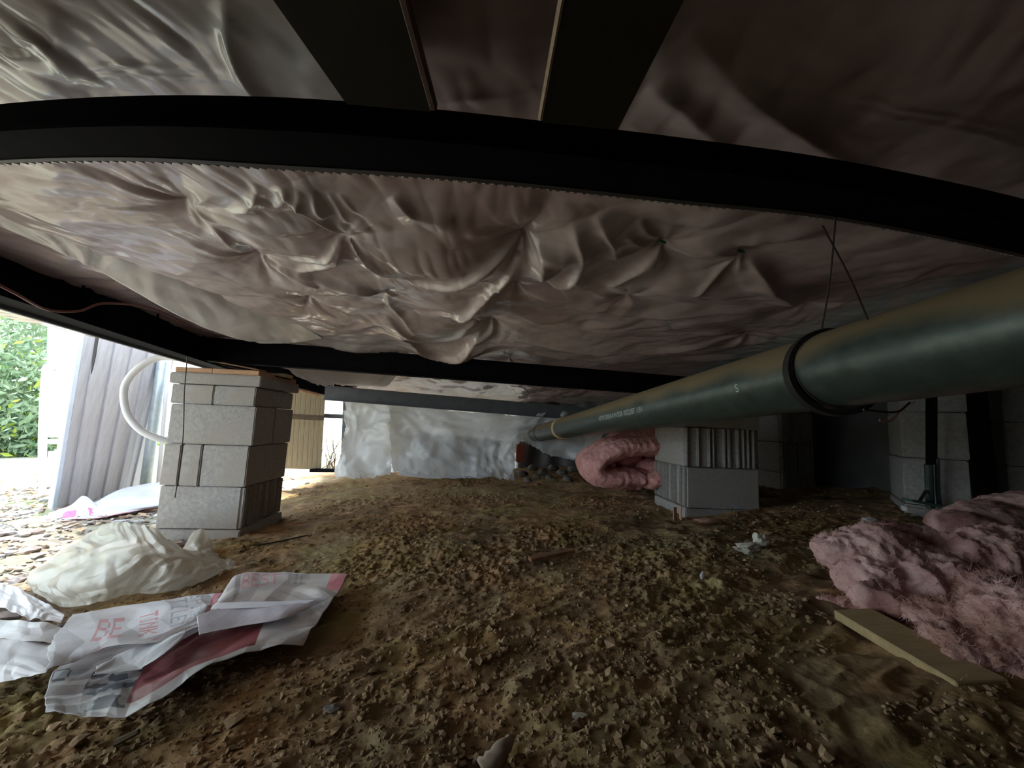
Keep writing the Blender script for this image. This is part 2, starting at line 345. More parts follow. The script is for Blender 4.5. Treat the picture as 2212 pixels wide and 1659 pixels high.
for p in [(900, 842, .04, .15, 6, .02, .35, .2), (1090, 850, .04, .15, 6, .02, .35, .7), (1240, 860, .04, .15, 6, .02, .35, 1.7), (752, 475, .045, .06, 5, .014, .10, .3), (1130, 492, .05, .05, 6, .014, .10, 1), (405, 435, .04, .06, 5, .014, .12, 2),
          (560, 552, .05, .06, 6, .014, .10, .8), (668, 640, .05, .08, 6, .014, .12, 1.4), (1115, 606, .04, .06, 5, .012, .12, .5),
          (1060, 700, .06, .08, 7, .022, .16, 2.2), (1430, 520, .035, .05, 6, .012, .09, .1), (1600, 540, .035, .06, 5, .012, .10, .9),
          (1350, 625, .03, .07, 5, .010, .14, .9), (1740, 655, .03, .07, 5, .008, .12, 1.9), (830, 615, .02, .05, 5, .008, .1, .4),
          (1610, 720, .03, .1, 5, .010, .2, .4), (1100, 775, .03, .1, 6, .012, .2, .4)]: pinch(*p)
for f in [
    ([(605, 372), (680, 425), (752, 475), (815, 525), (875, 570)], .030, .012, .07),
    ([(870, 572), (950, 560), (1040, 530), (1128, 496)], .030, .045, .010),
    ([(900, 668), (960, 662), (1025, 632), (1080, 580), (1125, 515)], .034, .028, .012),
    ([(625, 540), (690, 525), (748, 480)], .018, .022, .008), ([(640, 572), (705, 548), (745, 492)], .018, .020, .008),
    ([(600, 562), (700, 585), (800, 605), (860, 625)], .020, .045, .012),
    ([(865, 700), (910, 738), (960, 748), (1010, 738), (1040, 706)], .050, .075, .018),
    ([(830, 675), (900, 705), (970, 712), (1040, 690)], .028, .06, .015),
    ([(405, 438), (480, 455), (600, 462), (740, 466)], .020, .018, .05), ([(415, 440), (480, 480), (530, 535)], .016, .02, .012),
    ([(560, 555), (640, 575), (690, 590)], .020, .03, .012), ([(668, 640), (760, 650), (830, 650)], .018, .035, .012),
    ([(835, 620), (850, 660), (900, 700)], .014, .012, .02), ([(670, 670), (760, 690), (850, 680)], .016, .03, .015),
    ([(1150, 470), (1175, 520), (1160, 580)], .020, .03, .02), ([(1240, 450), (1262, 520), (1235, 580), (1190, 592)], .030, .015, .05),
    ([(1290, 440), (1325, 490), (1332, 540)], .024, .015, .03), ([(1350, 470), (1395, 515), (1428, 520)], .014, .018, .010),
    ([(1430, 522), (1380, 560), (1310, 600)], .020, .012, .035), ([(1430, 520), (1510, 528), (1600, 540)], .018, .015, .05),
    ([(1600, 540), (1660, 575), (1735, 650)], .026, .045, .012), ([(1600, 542), (1560, 560), (1500, 605)], .014, .012, .02),
    ([(1120, 608), (1200, 625), (1350, 626)], .020, .015, .05), ([(1350, 628), (1440, 620), (1530, 640)], .012, .02, .02),
    ([(1090, 665), (1200, 690), (1330, 700), (1450, 690)], .020, .016, .05), ([(1100, 720), (1250, 735), (1400, 745), (1560, 730)], .026, .03, .05),
    ([(1120, 750), (1250, 768), (1400, 775)], .026, .03, .05), ([(1250, 655), (1400, 665), (1560, 660), (1730, 655)], .010, .02, .03),
    ([(620, 372), (612, 400), (596, 425)], .010, .008, .010), ([(650, 375), (645, 405), (650, 425)], .011, .007, .010),
    ([(680, 378), (690, 410), (712, 430)], .010, .007, .010), ([(710, 382), (740, 420), (752, 445)], .008, .006, .009),
    ([(560, 372), (545, 410), (500, 435)], .012, .008, .014), ([(735, 385), (765, 415), (790, 430)], .006, .006, .007),
    ([(850, 390), (905, 420), (985, 425)], .012, .02, .008), ([(860, 520), (920, 535), (1010, 525)], .006, .008, .006),
    ([(890, 585), (940, 590), (978, 580)], .012, .012, .006), ([(860, 545), (920, 553), (990, 545)], .005, .006, .006),
    ([(1380, 455), (1410, 490), (1432, 515)], .010, .012, .010), ([(1105, 470), (1120, 480), (1130, 492)], .010, .012, .01),
    # above the near crossmember, left
    ([(490, -60), (500, 60), (545, 150), (620, 225)], .030, .010, .016), ([(150, 140), (250, 112), (380, 118), (500, 105)], .006, .003, .005),
    ([(150, 155), (280, 132), (400, 140), (510, 128)], .006, .003, .005), ([(120, -20), (130, 70), (160, 140)], .018, .014, .02),
    ([(330, 30), (390, 75), (412, 90)], .006, .004, .006), ([(20, 30), (100, 55), (150, 145)], .024, .03, .010),
    ([(190, 60), (260, 105), (300, 110)], .008, .01, .01), ([(0, 60), (60, 120), (150, 200)], .020, .03, .04),
    # above the near crossmember, right
    ([(1490, 20), (1600, 130), (1740, 245), (1890, 350)], .045, .035, .020), ([(1405, 150), (1490, 210), (1570, 305)], .035, .03, .025),
    ([(1600, 60), (1720, 150), (1800, 230), (1960, 330)], .014, .03, .03), ([(1350, 240), (1420, 270), (1480, 300)], .012, .02, .02),
    ([(1640, 122), (1800, 150), (2000, 195), (2212, 252)], .006, .010, .003), ([(1700, 158), (1900, 200), (2100, 245), (2212, 290)], .005, .010, .003),
    ([(1680, 10), (1800, 90), (1860, 110)], .012, .03, .02), ([(920, 175), (1000, 160), (1080, 170), (1160, 150)], .010, .02, .01),
]:
    mpx = min(p[1] for p in f[0]); 
    if mpx < 300: f = (f[0], f[1] * (.35 if f[0][0][0] < 900 else .40), f[2] * .8, f[3] * .8)
    fold(*f)
# flank along the main rail: sheet is pulled up tight
ceilZ = ZC + H - .075 * np.clip(CYg - 2.3, 0, 3) + .022 * np.clip(CYg - 2.3, 0, 1) * ridged(CXg * .8 + .3 * CYg, CYg, 3.2, 64, 3)
dl = (CXg - (edge0[0] + (CYg - .97) * Ldir[0] / Ldir[1]))     # distance inwards from the outer edge
# right margin: bare bluish poly, a little lower
Pr = [pc(1480, 800), pc(1800, 660), pc(2000, 590), pc(2212, 535)]
drt, srt, _ = seg_dist(np.array([Pr[0] + (Pr[0]-Pr[-1])*1.5, *Pr, Pr[-1] + (Pr[-1]-Pr[0]) * 1.5])); sd_ = drt * srt   # >0: left
bare = 1 / (1 + np.exp((-sd_ + .02 + .012 * vn(CXg, CYg, 9, 4)) / .012))
pinkc = np.array([.57, .43, .43]); pink2 = np.array([.69, .59, .60]); bl = np.array([.52, .57, .65]); wh = np.array([.74, .74, .78])
n1 = np.clip(.5 + .6 * fbm(CXg, CYg, 2.6, 12, 3), 0, 1)[..., None]; C = pinkc * (1 - n1) + pink2 * n1
bw = bare[..., None]
# loose whiter poly pockets (air behind the sheet) around the centre-left, a white highlight painted on the hanging centre fold, and pale areas on the near left
def spot(px, py, rx, ry, ang=0, p=3, z=None):
    c = pc(px, py, z); dx = CXg - c[0]; dy = CYg - c[1]; ca, sa = math.cos(ang), math.sin(ang)
    return np.exp(-(((dx * ca + dy * sa) / rx) ** 2 + ((-dx * sa + dy * ca) / ry) ** 2) ** (p / 2))
wsp = spot(740, 725, .42, .16) + 1.1 * spot(985, 757, .17, .07, 0, 3, .92) + .35 * spot(640, 420, .22, .10) + .6 * spot(300, 120, .24, .14, 0) + .7 * spot(640, 150, .07, .12, 0) + .8 * spot(1200, 760, .6, .03)*0
wsp = np.clip(wsp * (1 + .3 * vn(CXg, CYg, 8, 3)), 0, .9)[..., None]; C = C * (1 - wsp) + wh * wsp
C = C * (1 - bw) + bl * bw
ceilZ = np.minimum(ceilZ, 1.12)
C = C * (.9 + .16 * fbm(CXg, CYg, 60, 6, 2)[..., None] * .5)
ceil = mk('ceiling', np.stack([CXg, CYg, ceilZ], -1), grid_faces(len(cx), len(cy))[:, ::-1], M['belly'], origin=(0, 0, ZC), smooth=True, col=C.reshape(-1, 3))
tag(ceil, kind='structure')

# ------------------------------------------------------------------ generic draped sheet
def sheet(name, rows, m, parent=None, n=(120, 90), crumple=.004, cf=12, seed=0, colf=None, thick=.0008, fray=0, soft=.0):
    """rows: list of rows of 3D points; interpolated to a dense grid and crumpled"""
    R = [crom(r, n[0]) for r in rows]; A = np.array(R).transpose(1, 0, 2)     # (n0, rows, 3)
    B = np.array([crom(a, n[1]) for a in A])                                   # (n0, n1, 3)
    u = np.linspace(0, 1, n[0]); v = np.linspace(0, 1, n[1]); U, Vv = np.meshgrid(u, v, indexing='ij')
    du = np.gradient(B, axis=0); dv = np.gradient(B, axis=1); Nn = np.cross(du, dv); Nn /= np.linalg.norm(Nn, axis=2)[..., None] + 1e-9
    Lu = np.linalg.norm(du, axis=2).mean() * n[0]; Lv = np.linalg.norm(dv, axis=2).mean() * n[1]
    S, T = U * Lu, Vv * Lv; o = 0
    r0 = np.random.default_rng(seed + 99)
    for k in range(7):
        a = r0.uniform(0, math.pi); f = cf * r0.uniform(.5, 2.2); ph = S * math.cos(a) + T * math.sin(a) + .06 * fbm(S, T, 6, seed + k, 2)
        tri = np.abs(((ph * f + r0.uniform(0, 9)) % 2) - 1) * 2 - 1
        o = o + tri * crumple * (1.6 / (.6 + f / cf)) * .4 * np.clip(.5 + vn(S, T, 6, seed + k * 7), 0, 1)
    o = o + soft * fbm(S, T, 5, seed, 3)
    B = B + Nn * o[..., None]
    if fray:
        e = (fray * fbm(S, T, 30, seed + 3, 3))[..., None]; ed = (np.abs(U - .5) * 2)[..., None] ** 8 + (np.abs(Vv - .5) * 2)[..., None] ** 8
        B = B + e * np.clip(ed, 0, 1) * (du / (np.linalg.norm(du, axis=2)[..., None] + 1e-9) + dv / (np.linalg.norm(dv, axis=2)[..., None] + 1e-9))
    col = colf(U, Vv, S, T) if colf else None
    Vt = B.reshape(-1, 3); Fa = grid_faces(n[0], n[1])
    ob = mk(name, Vt, Fa, m, parent, smooth=True, col=None if col is None else col.reshape(-1, 3))
    md = ob.modifiers.new('thick', 'SOLIDIFY'); md.thickness = thick; md.offset = 0
    return ob

# ------------------------------------------------------------------ structure: steel frame
def cprofile_along(P, wd, ht, t=.006):
    """I-section swept along points P (bottom-flange centre line)"""
    P = np.asarray(P, float); T = np.gradient(P, axis=0); T[:, 2] = 0; T /= np.linalg.norm(T, axis=1)[:, None]
    S = np.stack([-T[:, 1], T[:, 0], 0 * T[:, 0]], -1)
    prof = [(-wd / 2, 0), (wd / 2, 0), (wd / 2, t), (t / 2, t), (t / 2, ht - t), (wd / 2, ht - t), (wd / 2, ht), (-wd / 2, ht), (-wd / 2, ht - t), (-t / 2, ht - t), (-t / 2, t), (-wd / 2, t)]
    V = np.array([[p + s * a + np.array([0, 0, b]) for a, b in prof] for p, s in zip(P, S)]).reshape(-1, 3); k = 12; n = len(P); Fc = []
    for i in range(n - 1):
        for j in range(k):
            Fc.append((i * k + j, i * k + (j + 1) % k, (i + 1) * k + (j + 1) % k, (i + 1) * k + j))
    Fc += [tuple(range(k))[::-1], tuple(range((n - 1) * k, n * k))]
    return V, Fc
# main rail (left)
a = np.array([edge(-2.6), -2.6, ZB]); b = np.array([edge(1.95)+.0, 1.95, ZB]); 
mr = thing('main_rail', b, 'long black steel chassis rail running over the left opening to the tall block pier', 'steel beam')
mr0 = W(-60, 630, .95); mr1 = W(430, 783, 2.02)
dr = mr1 - mr0; mrA = mr0 - dr * 2.2; mrB = mr1 + dr * 1.35; mrA[2] = max(mrA[2], .8)
V, Fc = cprofile_along([mrA, mr0, mr1, mrB], .09, .20); mk('web_and_flanges', V, Fc, M['black'], mr)
V, Fc = beam(mrA + [-.045, -.01, -.004], mrB + [-.045, -.01, -.004], .012, .014); mk('lip', V, Fc, M['steelgrey'], mr)
for t in (.25, .6, .95): mk('stiffener', *beam(mr0 + dr * t + [.03, 0, .09], mr0 + dr * t + [.036, 0.006, .09], .005, .17), M['black'], mr)
# near crossmember
c1px = [(-260, 262, 375), (0, 228, 352), (300, 211, 347), (620, 216, 365), (900, 238, 382), (1130, 262, 402), (1480, 303, 440), (1830, 352, 478), (2212, 432, 556), (2420, 500, 620)]
zc1 = .905
far = np.array([onZ(p[0], p[2], zc1) for p in c1px]); near = np.array([onZ(p[0], p[2] + .55 * (p[1] - p[2]), zc1) for p in c1px])
wtop = []
for p, f_, n_ in zip(c1px, far, near):
    m_ = (f_ + n_) / 2; r_ = ray(p[0], p[1]); wtop.append(CAM + r_ * ((m_ - CAM) @ fwd))
wtop = np.array(wtop); near, far, wtop = [np.vstack([q[0] + [-1.1, -.10, 0], q[0] + [-.5, -.03, 0], q]) for q in (near, far, wtop)]
near = crom(near, 60); far = crom(far, 60); wtop = crom(np.array(wtop), 60)
c1 = thing('near_crossmember', near[30] , 'wide black steel crossmember spanning the whole view close overhead', 'steel beam')
def strip_solid(A, B, z0, z1):
    n = len(A); V = np.concatenate([A + [0, 0, z0], B + [0, 0, z0], B + [0, 0, z1], A + [0, 0, z1]]); Fc = []
    for i in range(n - 1):
        for j in range(4): k = (j + 1) % 4; Fc.append((j * n + i, j * n + i + 1, k * n + i + 1, k * n + i))
    Fc += [(0, n, 2 * n, 3 * n), (n - 1, 4 * n - 1, 3 * n - 1, 2 * n - 1)]
    return V, Fc
mid2 = near * .12 + far * .88
V, Fc = strip_solid(near, mid2, 0, .005); mk('bottom_flange', V, Fc, M['black'], c1)
mc = (near + far) / 2; dcr = (far - near); dcr /= np.linalg.norm(dcr, axis=1)[:, None]
print('C1 web top z', wtop[:, 2].min(), wtop[:, 2].max())
def wall_solid(A, B, T, off):
    n = len(A); V = np.concatenate([A - T * off, A + T * off, B + T * off, B - T * off]); Fc = []
    for i in range(n - 1):
        for j in range(4): k = (j + 1) % 4; Fc.append((j * n + i, j * n + i + 1, k * n + i + 1, k * n + i))
    return V, Fc
V, Fc = wall_solid(mc + [0, 0, .005], wtop, dcr, .004); mk('web', V, Fc, M['black'], c1)
# rolled lip on the far edge with closely spaced notches
V, Fc = strip_solid(mid2, far, -.001, .005); mk('lip', V, Fc, M['steelgrey'] if False else mat('lip_metal', (.05, .045, .045), (.075, .07, .07), .5, 12, metal=.3), c1)
teeth = []
dense = crom(far, 1200)
d_ = np.concatenate([[0], np.cumsum(np.linalg.norm(np.diff(dense, axis=0), axis=1))])
sp = .0115; k = int(d_[-1] / sp)
tooth_m = mat('notch_metal', (.35, .36, .38), (.5, .5, .52), .3, 12, metal=.6)
for i in range(k):
    s = i * sp + .002 * random.random(); j = min(np.searchsorted(d_, s), len(dense) - 2); p = dense[j]; t = dense[j + 1] - dense[j]; t /= np.linalg.norm(t)
    q = np.cross([0, 0, 1], t); x = t * .9 + q * .45; x /= np.linalg.norm(x)
    y = np.cross([0, 0, 1], x); teeth.append(box(p + [0, 0, .001] + q * .002, (.0075, .0035, .004), np.array([x, y, [0, 0, 1]]), .0008))
V, Fc = join(teeth); tm = mk('notches', V, Fc, tooth_m, c1); tm['kind'] = 'stuff'
# the two near ties (top centre)
def tie(name, L0, L1, R0, R1, z0, z1, lab, edge_side):
    a0 = onZ(*L0, z0); a1 = onZ(*L1, z1); b0 = onZ(*R0, z0); b1 = onZ(*R1, z1)
    a0 = a0 + (a0 - a1) * .8; b0 = b0 + (b0 - b1) * .8; a1 = a1 + (a1 - a0) * .004; b1 = b1 + (b1 - b0) * .004
    t = thing(name, a1, lab, 'steel beam', None)
    V, Fc = strip_solid(np.array([a0, a1]), np.array([b0, b1]), 0, .006); mk('bottom_flange', V, Fc, M['joist'], t)
    m0, m1 = (a0 + b0) / 2, (a1 + b1) / 2; V, Fc = beam(m0 + [0, 0, .055], m1 + [0, 0, .055], .006, .10); mk('web', V, Fc, M['joist'], t)
    e0, e1 = (b0, b1) if edge_side > 0 else (a0, a1)
    V, Fc = beam(e0 + [.0 + .003 * edge_side, 0, .004], e1 + [.003 * edge_side, 0, .004], .008 if edge_side > 0 else .004, .010); mk('edge', V, Fc, M['woodedge'] if edge_side < 0 else mat('brown_edge', (.10, .06, .045), (.14, .09, .07), .6), t)
    return t
tie('cross_tie', (590, 0), (748, 224), (862, 0), (930, 240), .925, .915, 'dark tie beam overhead meeting the near crossmember, left one with brown edge', 1)
tie('cross_tie', (1222, 0), (1172, 263), (1478, 0), (1335, 280), .925, .915, 'dark tie beam overhead meeting the near crossmember, right one with pale edge', -1)
# middle and far crossmembers
def crossm(name, a, b, wd, ht, m, lab):
    t = thing(name, a, lab, 'steel beam'); d = b - a; n = 6
    P = np.array([a + d * i / n for i in range(n + 1)]); V, Fc = cprofile_along(P, wd, ht); mk('web_and_flanges', V, Fc, m, t); return t
def beam_px(pl, dl, pr, dr_):   # (px,top,bot) at depth
    bl_ = W(pl[0], pl[2], dl); br_ = W(pr[0], pr[2], dr_); return bl_, br_, (pl[2] - pl[1]) / F * dl, (pr[2] - pr[1]) / F * dr_
bl_, br_, h1, h2 = beam_px((425, 727, 779), 2.0, (1475, 815, 856), 2.45)
ext = (br_ - bl_); crossm('middle_crossmember', bl_, br_ + ext * .35, .06, (h1 + h2) / 2, M['black'], 'black steel crossmember leading from the tall pier to the hanging pipe')
bl2, br2, h1, h2 = beam_px((700, 826, 864), 3.15, (1255, 886, 908), 3.5)
crossm('far_crossmember', bl2, br2 + (br2 - bl2) * .12, .06, (h1 + h2) / 2, M['steelgrey'], 'grey steel crossmember above the hanging clear plastic at the back')

# ------------------------------------------------------------------ piers
def block_mesh(size, ribs=None, seed=0, bev=.004, cores=False):
    """concrete block about its centre. ribs: list of faces ('-y','+x','-x') fluted"""
    r = random.Random(seed); parts = [box((0, 0, 0), size, None, bev, 2, .0005, seed)]
    if ribs:
        for f in ribs:
            Lf = size[0] if f[1] == 'y' else size[1]; x = -Lf / 2 + .012
            parts[0] = box((0, 0, 0), (size[0] - (.026 if 'x' in f else 0), size[1] - (.026 if 'y' in f else 0), size[2]), None, bev, 1)
            while x < Lf / 2 - .01:
                wr_ = r.uniform(.007, .016); ln = size[2] - .004
                V, Fc = box((0, 0, 0), (wr_, .026, ln), None, .0035, 2)
                if 'y' in f: V = V + [x, (-1 if f[0] == '-' else 1) * (size[1] / 2 - .012), 0]
                else: V = V[:, [1, 0, 2]] + [(-1 if f[0] == '-' else 1) * (size[0] / 2 - .012), x, 0]
                parts.append((V, Fc)); x += wr_ + r.choice([.010, .014, .030, .045])
    return join(parts)
def place(parent, V, Fc, c, yaw, m, name='block', label=None):
    R = frame(yaw); o = mk(name, V @ R + np.asarray(c), Fc, m, parent)
    if label: o['label'] = label
    return o
# pier 1 (left)
yaw1 = math.radians(5); R1 = frame(yaw1)
cr = W(517, 1150, 1.80); ux, uy = R1[0], R1[1]
pw = .385; base = cr - ux * pw / 2 + uy * pw / 2
pier1 = thing('concrete_pier', (base[0], base[1], cr[2]), 'tall stack of grey concrete blocks left of centre under the rail corner', 'pier', 'concrete block piers')
def course(parent, base, z, h, cuts, along, yaw, wdt, ribs=None, ov=0, off=(0, 0), seed=0, gap=.003, dep=None):
    """blocks side by side along x ('x') or y ('y') of the pier frame; cuts = fractions"""
    R = frame(yaw); L = wdt + 2 * ov; Dp = (dep or wdt) + 2 * ov
    for i in range(len(cuts) - 1):
        a, b = cuts[i] * L, cuts[i + 1] * L; sz = ((b - a) - gap, Dp, h - .003) if along == 'x' else (Dp, (b - a) - gap, h - .003)
        c = (a + b) / 2 - L / 2; loc = (c, 0) if along == 'x' else (0, c)
        V, Fc = block_mesh(sz, ribs, seed + i)
        cc = base + R[0] * (loc[0] + off[0]) + R[1] * (loc[1] + off[1]); place(parent, V, Fc, (cc[0], cc[1], z + h / 2), yaw, M['block'])
z = cr[2] - .075
print('DIAG', cr[2], gz(cr[0], cr[1]), W(1480,1128,1.84), gz(W(1480,1128,1.84)[0], 1.84))
course(pier1, base, z, .085, [0, 1], 'x', yaw1, pw, ov=.006, seed=1); z += .085
course(pier1, base, z, .195, [0, .5, 1], 'y', yaw1, pw, ribs=['+x'], seed=10); z += .195
course(pier1, base, z, .195, [0, .215, .45, 1], 'x', yaw1, pw, off=(.004, 0), gap=.007, seed=20); z += .195
course(pier1, base, z, .19, [0, .48, 1], 'y', yaw1, pw, off=(.012, .0), seed=30); z += .19
course(pier1, base, z, .095, [0, .5, 1], 'x', yaw1, pw, off=(.004, 0), seed=40); z += .095
course(pier1, base, z, .055, [0, .5, 1], 'y', yaw1, pw, ov=.014, off=(.012, 0), seed=50); z += .055
ztop1 = z
def plank(name, c, size, yaw, m, label, cat='wood', tilt=0, bev=.003, group=None):
    R = frame(yaw)
    if tilt: ct, st = math.cos(tilt), math.sin(tilt); R = np.array([[ct, 0, st], [0, 1, 0], [-st, 0, ct]]) @ R
    V, Fc = box(c, size, R, bev); return tag(mk(name, V, Fc, m), label, cat, group)
bb = np.array([base[0], base[1], ztop1])
plank('wood_plank', bb + ux * (-.10) + uy * (-.0) + [0, 0, .013], (.17, .38, .026), yaw1, M['lumber'], 'short reddish board on top of the tall pier, left of the wood joint')
plank('wood_plank', bb + ux * (.095) + uy * (-.0) + [0, 0, .013], (.215, .39, .026), yaw1, M['lumber'], 'reddish brown board on top of the tall pier, right of the wood joint')
plank('wood_offcut', bb + ux * .12 + uy * .13 + [0, 0, .037], (.14, .10, .020), yaw1, M['lumber2'], 'pale yellow wood offcut lying on the boards over the tall pier')
plank('wood_shim', bb + ux * (-.00) + uy * (-.02) + [0, 0, .064], (.28, .07, .007), yaw1 - .15, M['lumber'], 'thin tilted wood shim wedged under the beam on the tall pier', 'shim', tilt=-.15)
V, Fc = box(bb + ux * .05 + uy * .04 + [0, 0, .044], (.32, .16, .006), np.array([[.985, 0, -.17], [0, 1, 0], [.17, 0, .985]]) @ R1, .001)
tag(mk('steel_plate', V, Fc, M['black']), 'black bent steel plate between boards and rail on the tall pier', 'plate')
# strap hanging down the face of pier 1
Pp = [W(404, 770, 1.70), W(402, 800, 1.71), W(398, 850, 1.73), W(397, 905, 1.75), W(394, 960, 1.755), W(385, 1030, 1.77), W(378, 1075, 1.78)]
V, Fc = tube(np.array(Pp), .0022, 30, 6); tag(mk('hanging_wire', V, Fc, M['wire']), 'thin dark wire hanging down the face of the tall block pier', 'wire')
# pier 2 (middle right, under the pipe)
yaw2 = math.radians(1.5); R2 = frame(yaw2); cr2 = W(1480, 1128, 1.84); base2 = cr2 + R2[0] * .19 + R2[1] * .19
pier2 = thing('concrete_pier', (base2[0], base2[1], cr2[2]), 'block pier under the pipe with ribbed faces beside the pink insulation roll', 'pier', 'concrete block piers')
z = cr2[2] - .05
course(pier2, base2, z, .115, [0, 1], 'x', yaw2, .38, ov=-.002, seed=60); z += .115
course(pier2, base2, z, .195, [0, 1], 'y', yaw2, .38, ribs=['-x'], seed=70); z += .195
course(pier2, base2, z, .195, [0, 1], 'x', yaw2, .38, ribs=['-y'], seed=81); z += .195
course(pier2, base2, z, .195, [0, .5, 1], 'y', yaw2, .38, seed=90); z += .15
# pier 3 (right)
yaw3 = math.radians(-38); R3 = frame(yaw3); c3 = W(1955, 1112, 1.72); wd3 = .205; base3 = c3 + R3[0] * wd3 / 2 + R3[1] * .19
pier3 = thing('concrete_pier', (base3[0], base3[1], c3[2]), 'block pier at the right behind the dark strap, over the pink insulation heap', 'pier', 'concrete block piers')
z = c3[2] - .02
course(pier3, base3, z, .07, [0, 1], 'x', yaw3, wd3, ov=.004, seed=100, dep=.38); z += .07
for k in range(3): course(pier3, base3, z, .205, [0, 1], 'x', yaw3, wd3, seed=110 + k, dep=.38, off=(.004 * k, 0)); z += .205
# pier 4 (behind, between pier 2 and dark wall)
c4 = W(1690, 1078, 2.4); yaw4 = math.radians(3); R4 = frame(yaw4); base4 = c4 + R4[0] * .115 + R4[1] * .19
pier4 = thing('concrete_pier', (base4[0], base4[1], c4[2]), 'dark ribbed block pier set back in the shade behind the middle pier', 'pier', 'concrete block piers')
z = c4[2] - .03
for k in range(4): course(pier4, base4, z, .19, [0, 1], 'x', yaw4, .23, seed=130 + k, ribs=['-y'], dep=.38); z += .19
c5 = W(2182, 1078, 1.75); R5 = frame(yaw3); base5 = c5 + R5[0] * .19 + R5[1] * .19 - np.array([0, 0, .0])
pier5 = thing('concrete_pier', (base5[0], base5[1], c5[2]), 'pale block pier cut by the right edge of the picture', 'pier', 'concrete block piers')
z = c5[2] - .05
for k in range(4): course(pier5, base5, z, .20, [0, 1], 'x', yaw3, .38, seed=150 + k); z += .20
# tie-down strap and anchor in front of pier 3
an = thing('ground_anchor', W(2015, 1100, 1.64), 'dark tie-down strap and anchor rod standing before the right block pier', 'anchor')
V, Fc = beam(W(2012, 700, 1.60), W(2012, 1004, 1.62), .05, .003, .0005, upd=(0, 1, 0)); mk('strap', V, Fc, M['strap'], an)
V, Fc = join([tube([W(2006, 1003, 1.62), W(2008, 1060, 1.63), W(2010, 1098, 1.63)], .014, 8, 8), tube([W(2024, 990, 1.62), W(2026, 1060, 1.63), W(2030, 1096, 1.63)], .008, 8, 8)]); mk('rod', V, Fc, mat('dark_green_steel', (.04, .06, .055), (.06, .085, .08), .5), an)
V, Fc = beam(W(1958, 1079, 1.62), W(2082, 1103, 1.60), .05, .012); mk('base_bar', V, Fc, mat('green_bar', (.06, .11, .09), (.10, .16, .13), .6), an)
V, Fc = join([tube([W(1985, 1085, 1.61), W(2000, 1060, 1.62)], .006, 4, 6), ]); mk('brace', V, Fc, M['strap'], an)
V, Fc = beam(W(1952, 1098, 1.6), W(2065, 1114, 1.57), .03, .02); tag(mk('concrete_strip', V, Fc, M['paleStone']), 'pale flat strip on the ground under the anchor at the right pier', 'slab')

# ------------------------------------------------------------------ pipe with hanger
DP = .13; pa = W(1118, 946, 4.7); pb = W(2300, 690, .40); pb2 = pb + (pb - pa) * .12
pa = pa + (pb - pa) * .13
pipe = thing('drain_pipe', pb, 'long dusty grey-green round pipe hanging across the right side', 'pipe')
ax = pb2 - pa; LP = np.linalg.norm(ax); axn = ax / LP
pN = np.cross(axn, [0, 0, 1]); pN /= np.linalg.norm(pN); pB = np.cross(pN, axn)
ss = np.linspace(0, 1, 160); P = pa + ax * ss[:, None]; V, Fc = tube(P, DP / 2, seg=64, straight=True); mk('barrel', V, Fc, M['pipe'], pipe, smooth=True)
def pipe_pt(px):   # parameter where the axis projects to px
    lo, hi = 0, 1
    for _ in range(50):
        m_ = (lo + hi) / 2; q = pa + ax * m_ - CAM; x = CX + F * (q @ rgt) / (q @ fwd)
        if x < px: lo = m_
        else: hi = m_
    return pa + ax * lo
def ring(c, r, thick, wid, tilt=0, seg=48):
    t = axn * math.cos(tilt) + pN * math.sin(tilt); n = np.cross(t, [0, 0, 1]); n /= np.linalg.norm(n); b_ = np.cross(n, t); th = np.linspace(0, 2 * math.pi, seg, endpoint=False); V = []
    for a_ in th:
        e = n * math.cos(a_) + b_ * math.sin(a_)
        for (dr0, dt) in ((0, -wid / 2), (thick, -wid / 2), (thick, wid / 2), (0, wid / 2)): V.append(c + e * (r + dr0) + t * dt)
    Fc = [(i * 4 + j, ((i + 1) % seg) * 4 + j, ((i + 1) % seg) * 4 + (j + 1) % 4, i * 4 + (j + 1) % 4) for i in range(seg) for j in range(4)]
    return np.array(V), Fc
V, Fc = ring(pipe_pt(1215), DP / 2 - .001, .006, .05); o = mk('coupling', V, Fc, mat('tan_sleeve', (.48, .36, .19), (.56, .43, .25), .8), pipe); o['label'] = 'tan coupling sleeve near the far end'
V, Fc = ring(pipe_pt(1170), DP / 2 - .001, .005, .012); mk('collar', V, Fc, M['pipe'], pipe)
# printed marking on the side of the barrel facing the camera
def pipe_text(txt, px0, size, ang):
    cu = bpy.data.curves.new('t', 'FONT'); cu.body = txt; cu.size = size; ob = bpy.data.objects.new('t', cu); COL.objects.link(ob)
    dg = bpy.context.evaluated_depsgraph_get(); me = bpy.data.meshes.new_from_object(ob.evaluated_get(dg)); bpy.data.objects.remove(ob)
    co = np.zeros(len(me.vertices) * 3); me.vertices.foreach_get('co', co); co = co.reshape(-1, 3); Fc = [tuple(p.vertices) for p in me.polygons]
    c0 = pipe_pt(px0); r = DP / 2 + .0006; th = ang + co[:, 1] / r
    e = -pN * 0
    side = pN if pN @ (CAM - c0) > 0 else -pN
    Vv = c0 + axn * (co[:, 0])[:, None] + r * (side * np.cos(th)[:, None] + np.array(pB) * np.sin(th)[:, None])
    return Vv, Fc
V, Fc = pipe_text('ASTM D3034 4 IN SDR 10/22/07  1.91', 1325, .026, -.28); mk('printed_marking', V, Fc, M['text'], pipe)
V, Fc = pipe_text('S', 1648, .024, -.30); mk('printed_letter', V, Fc, M['text'], pipe)
hg = thing('pipe_hanger', pipe_pt(1800), 'black loop strap and crossed wires holding the pipe from the crossmember', 'hanger')
hc = pipe_pt(1800); V, Fc = ring(hc - [0, 0, .004], DP / 2 + .002, .008, .018, .25); mk('loop', V, Fc, M['strap'], hg)
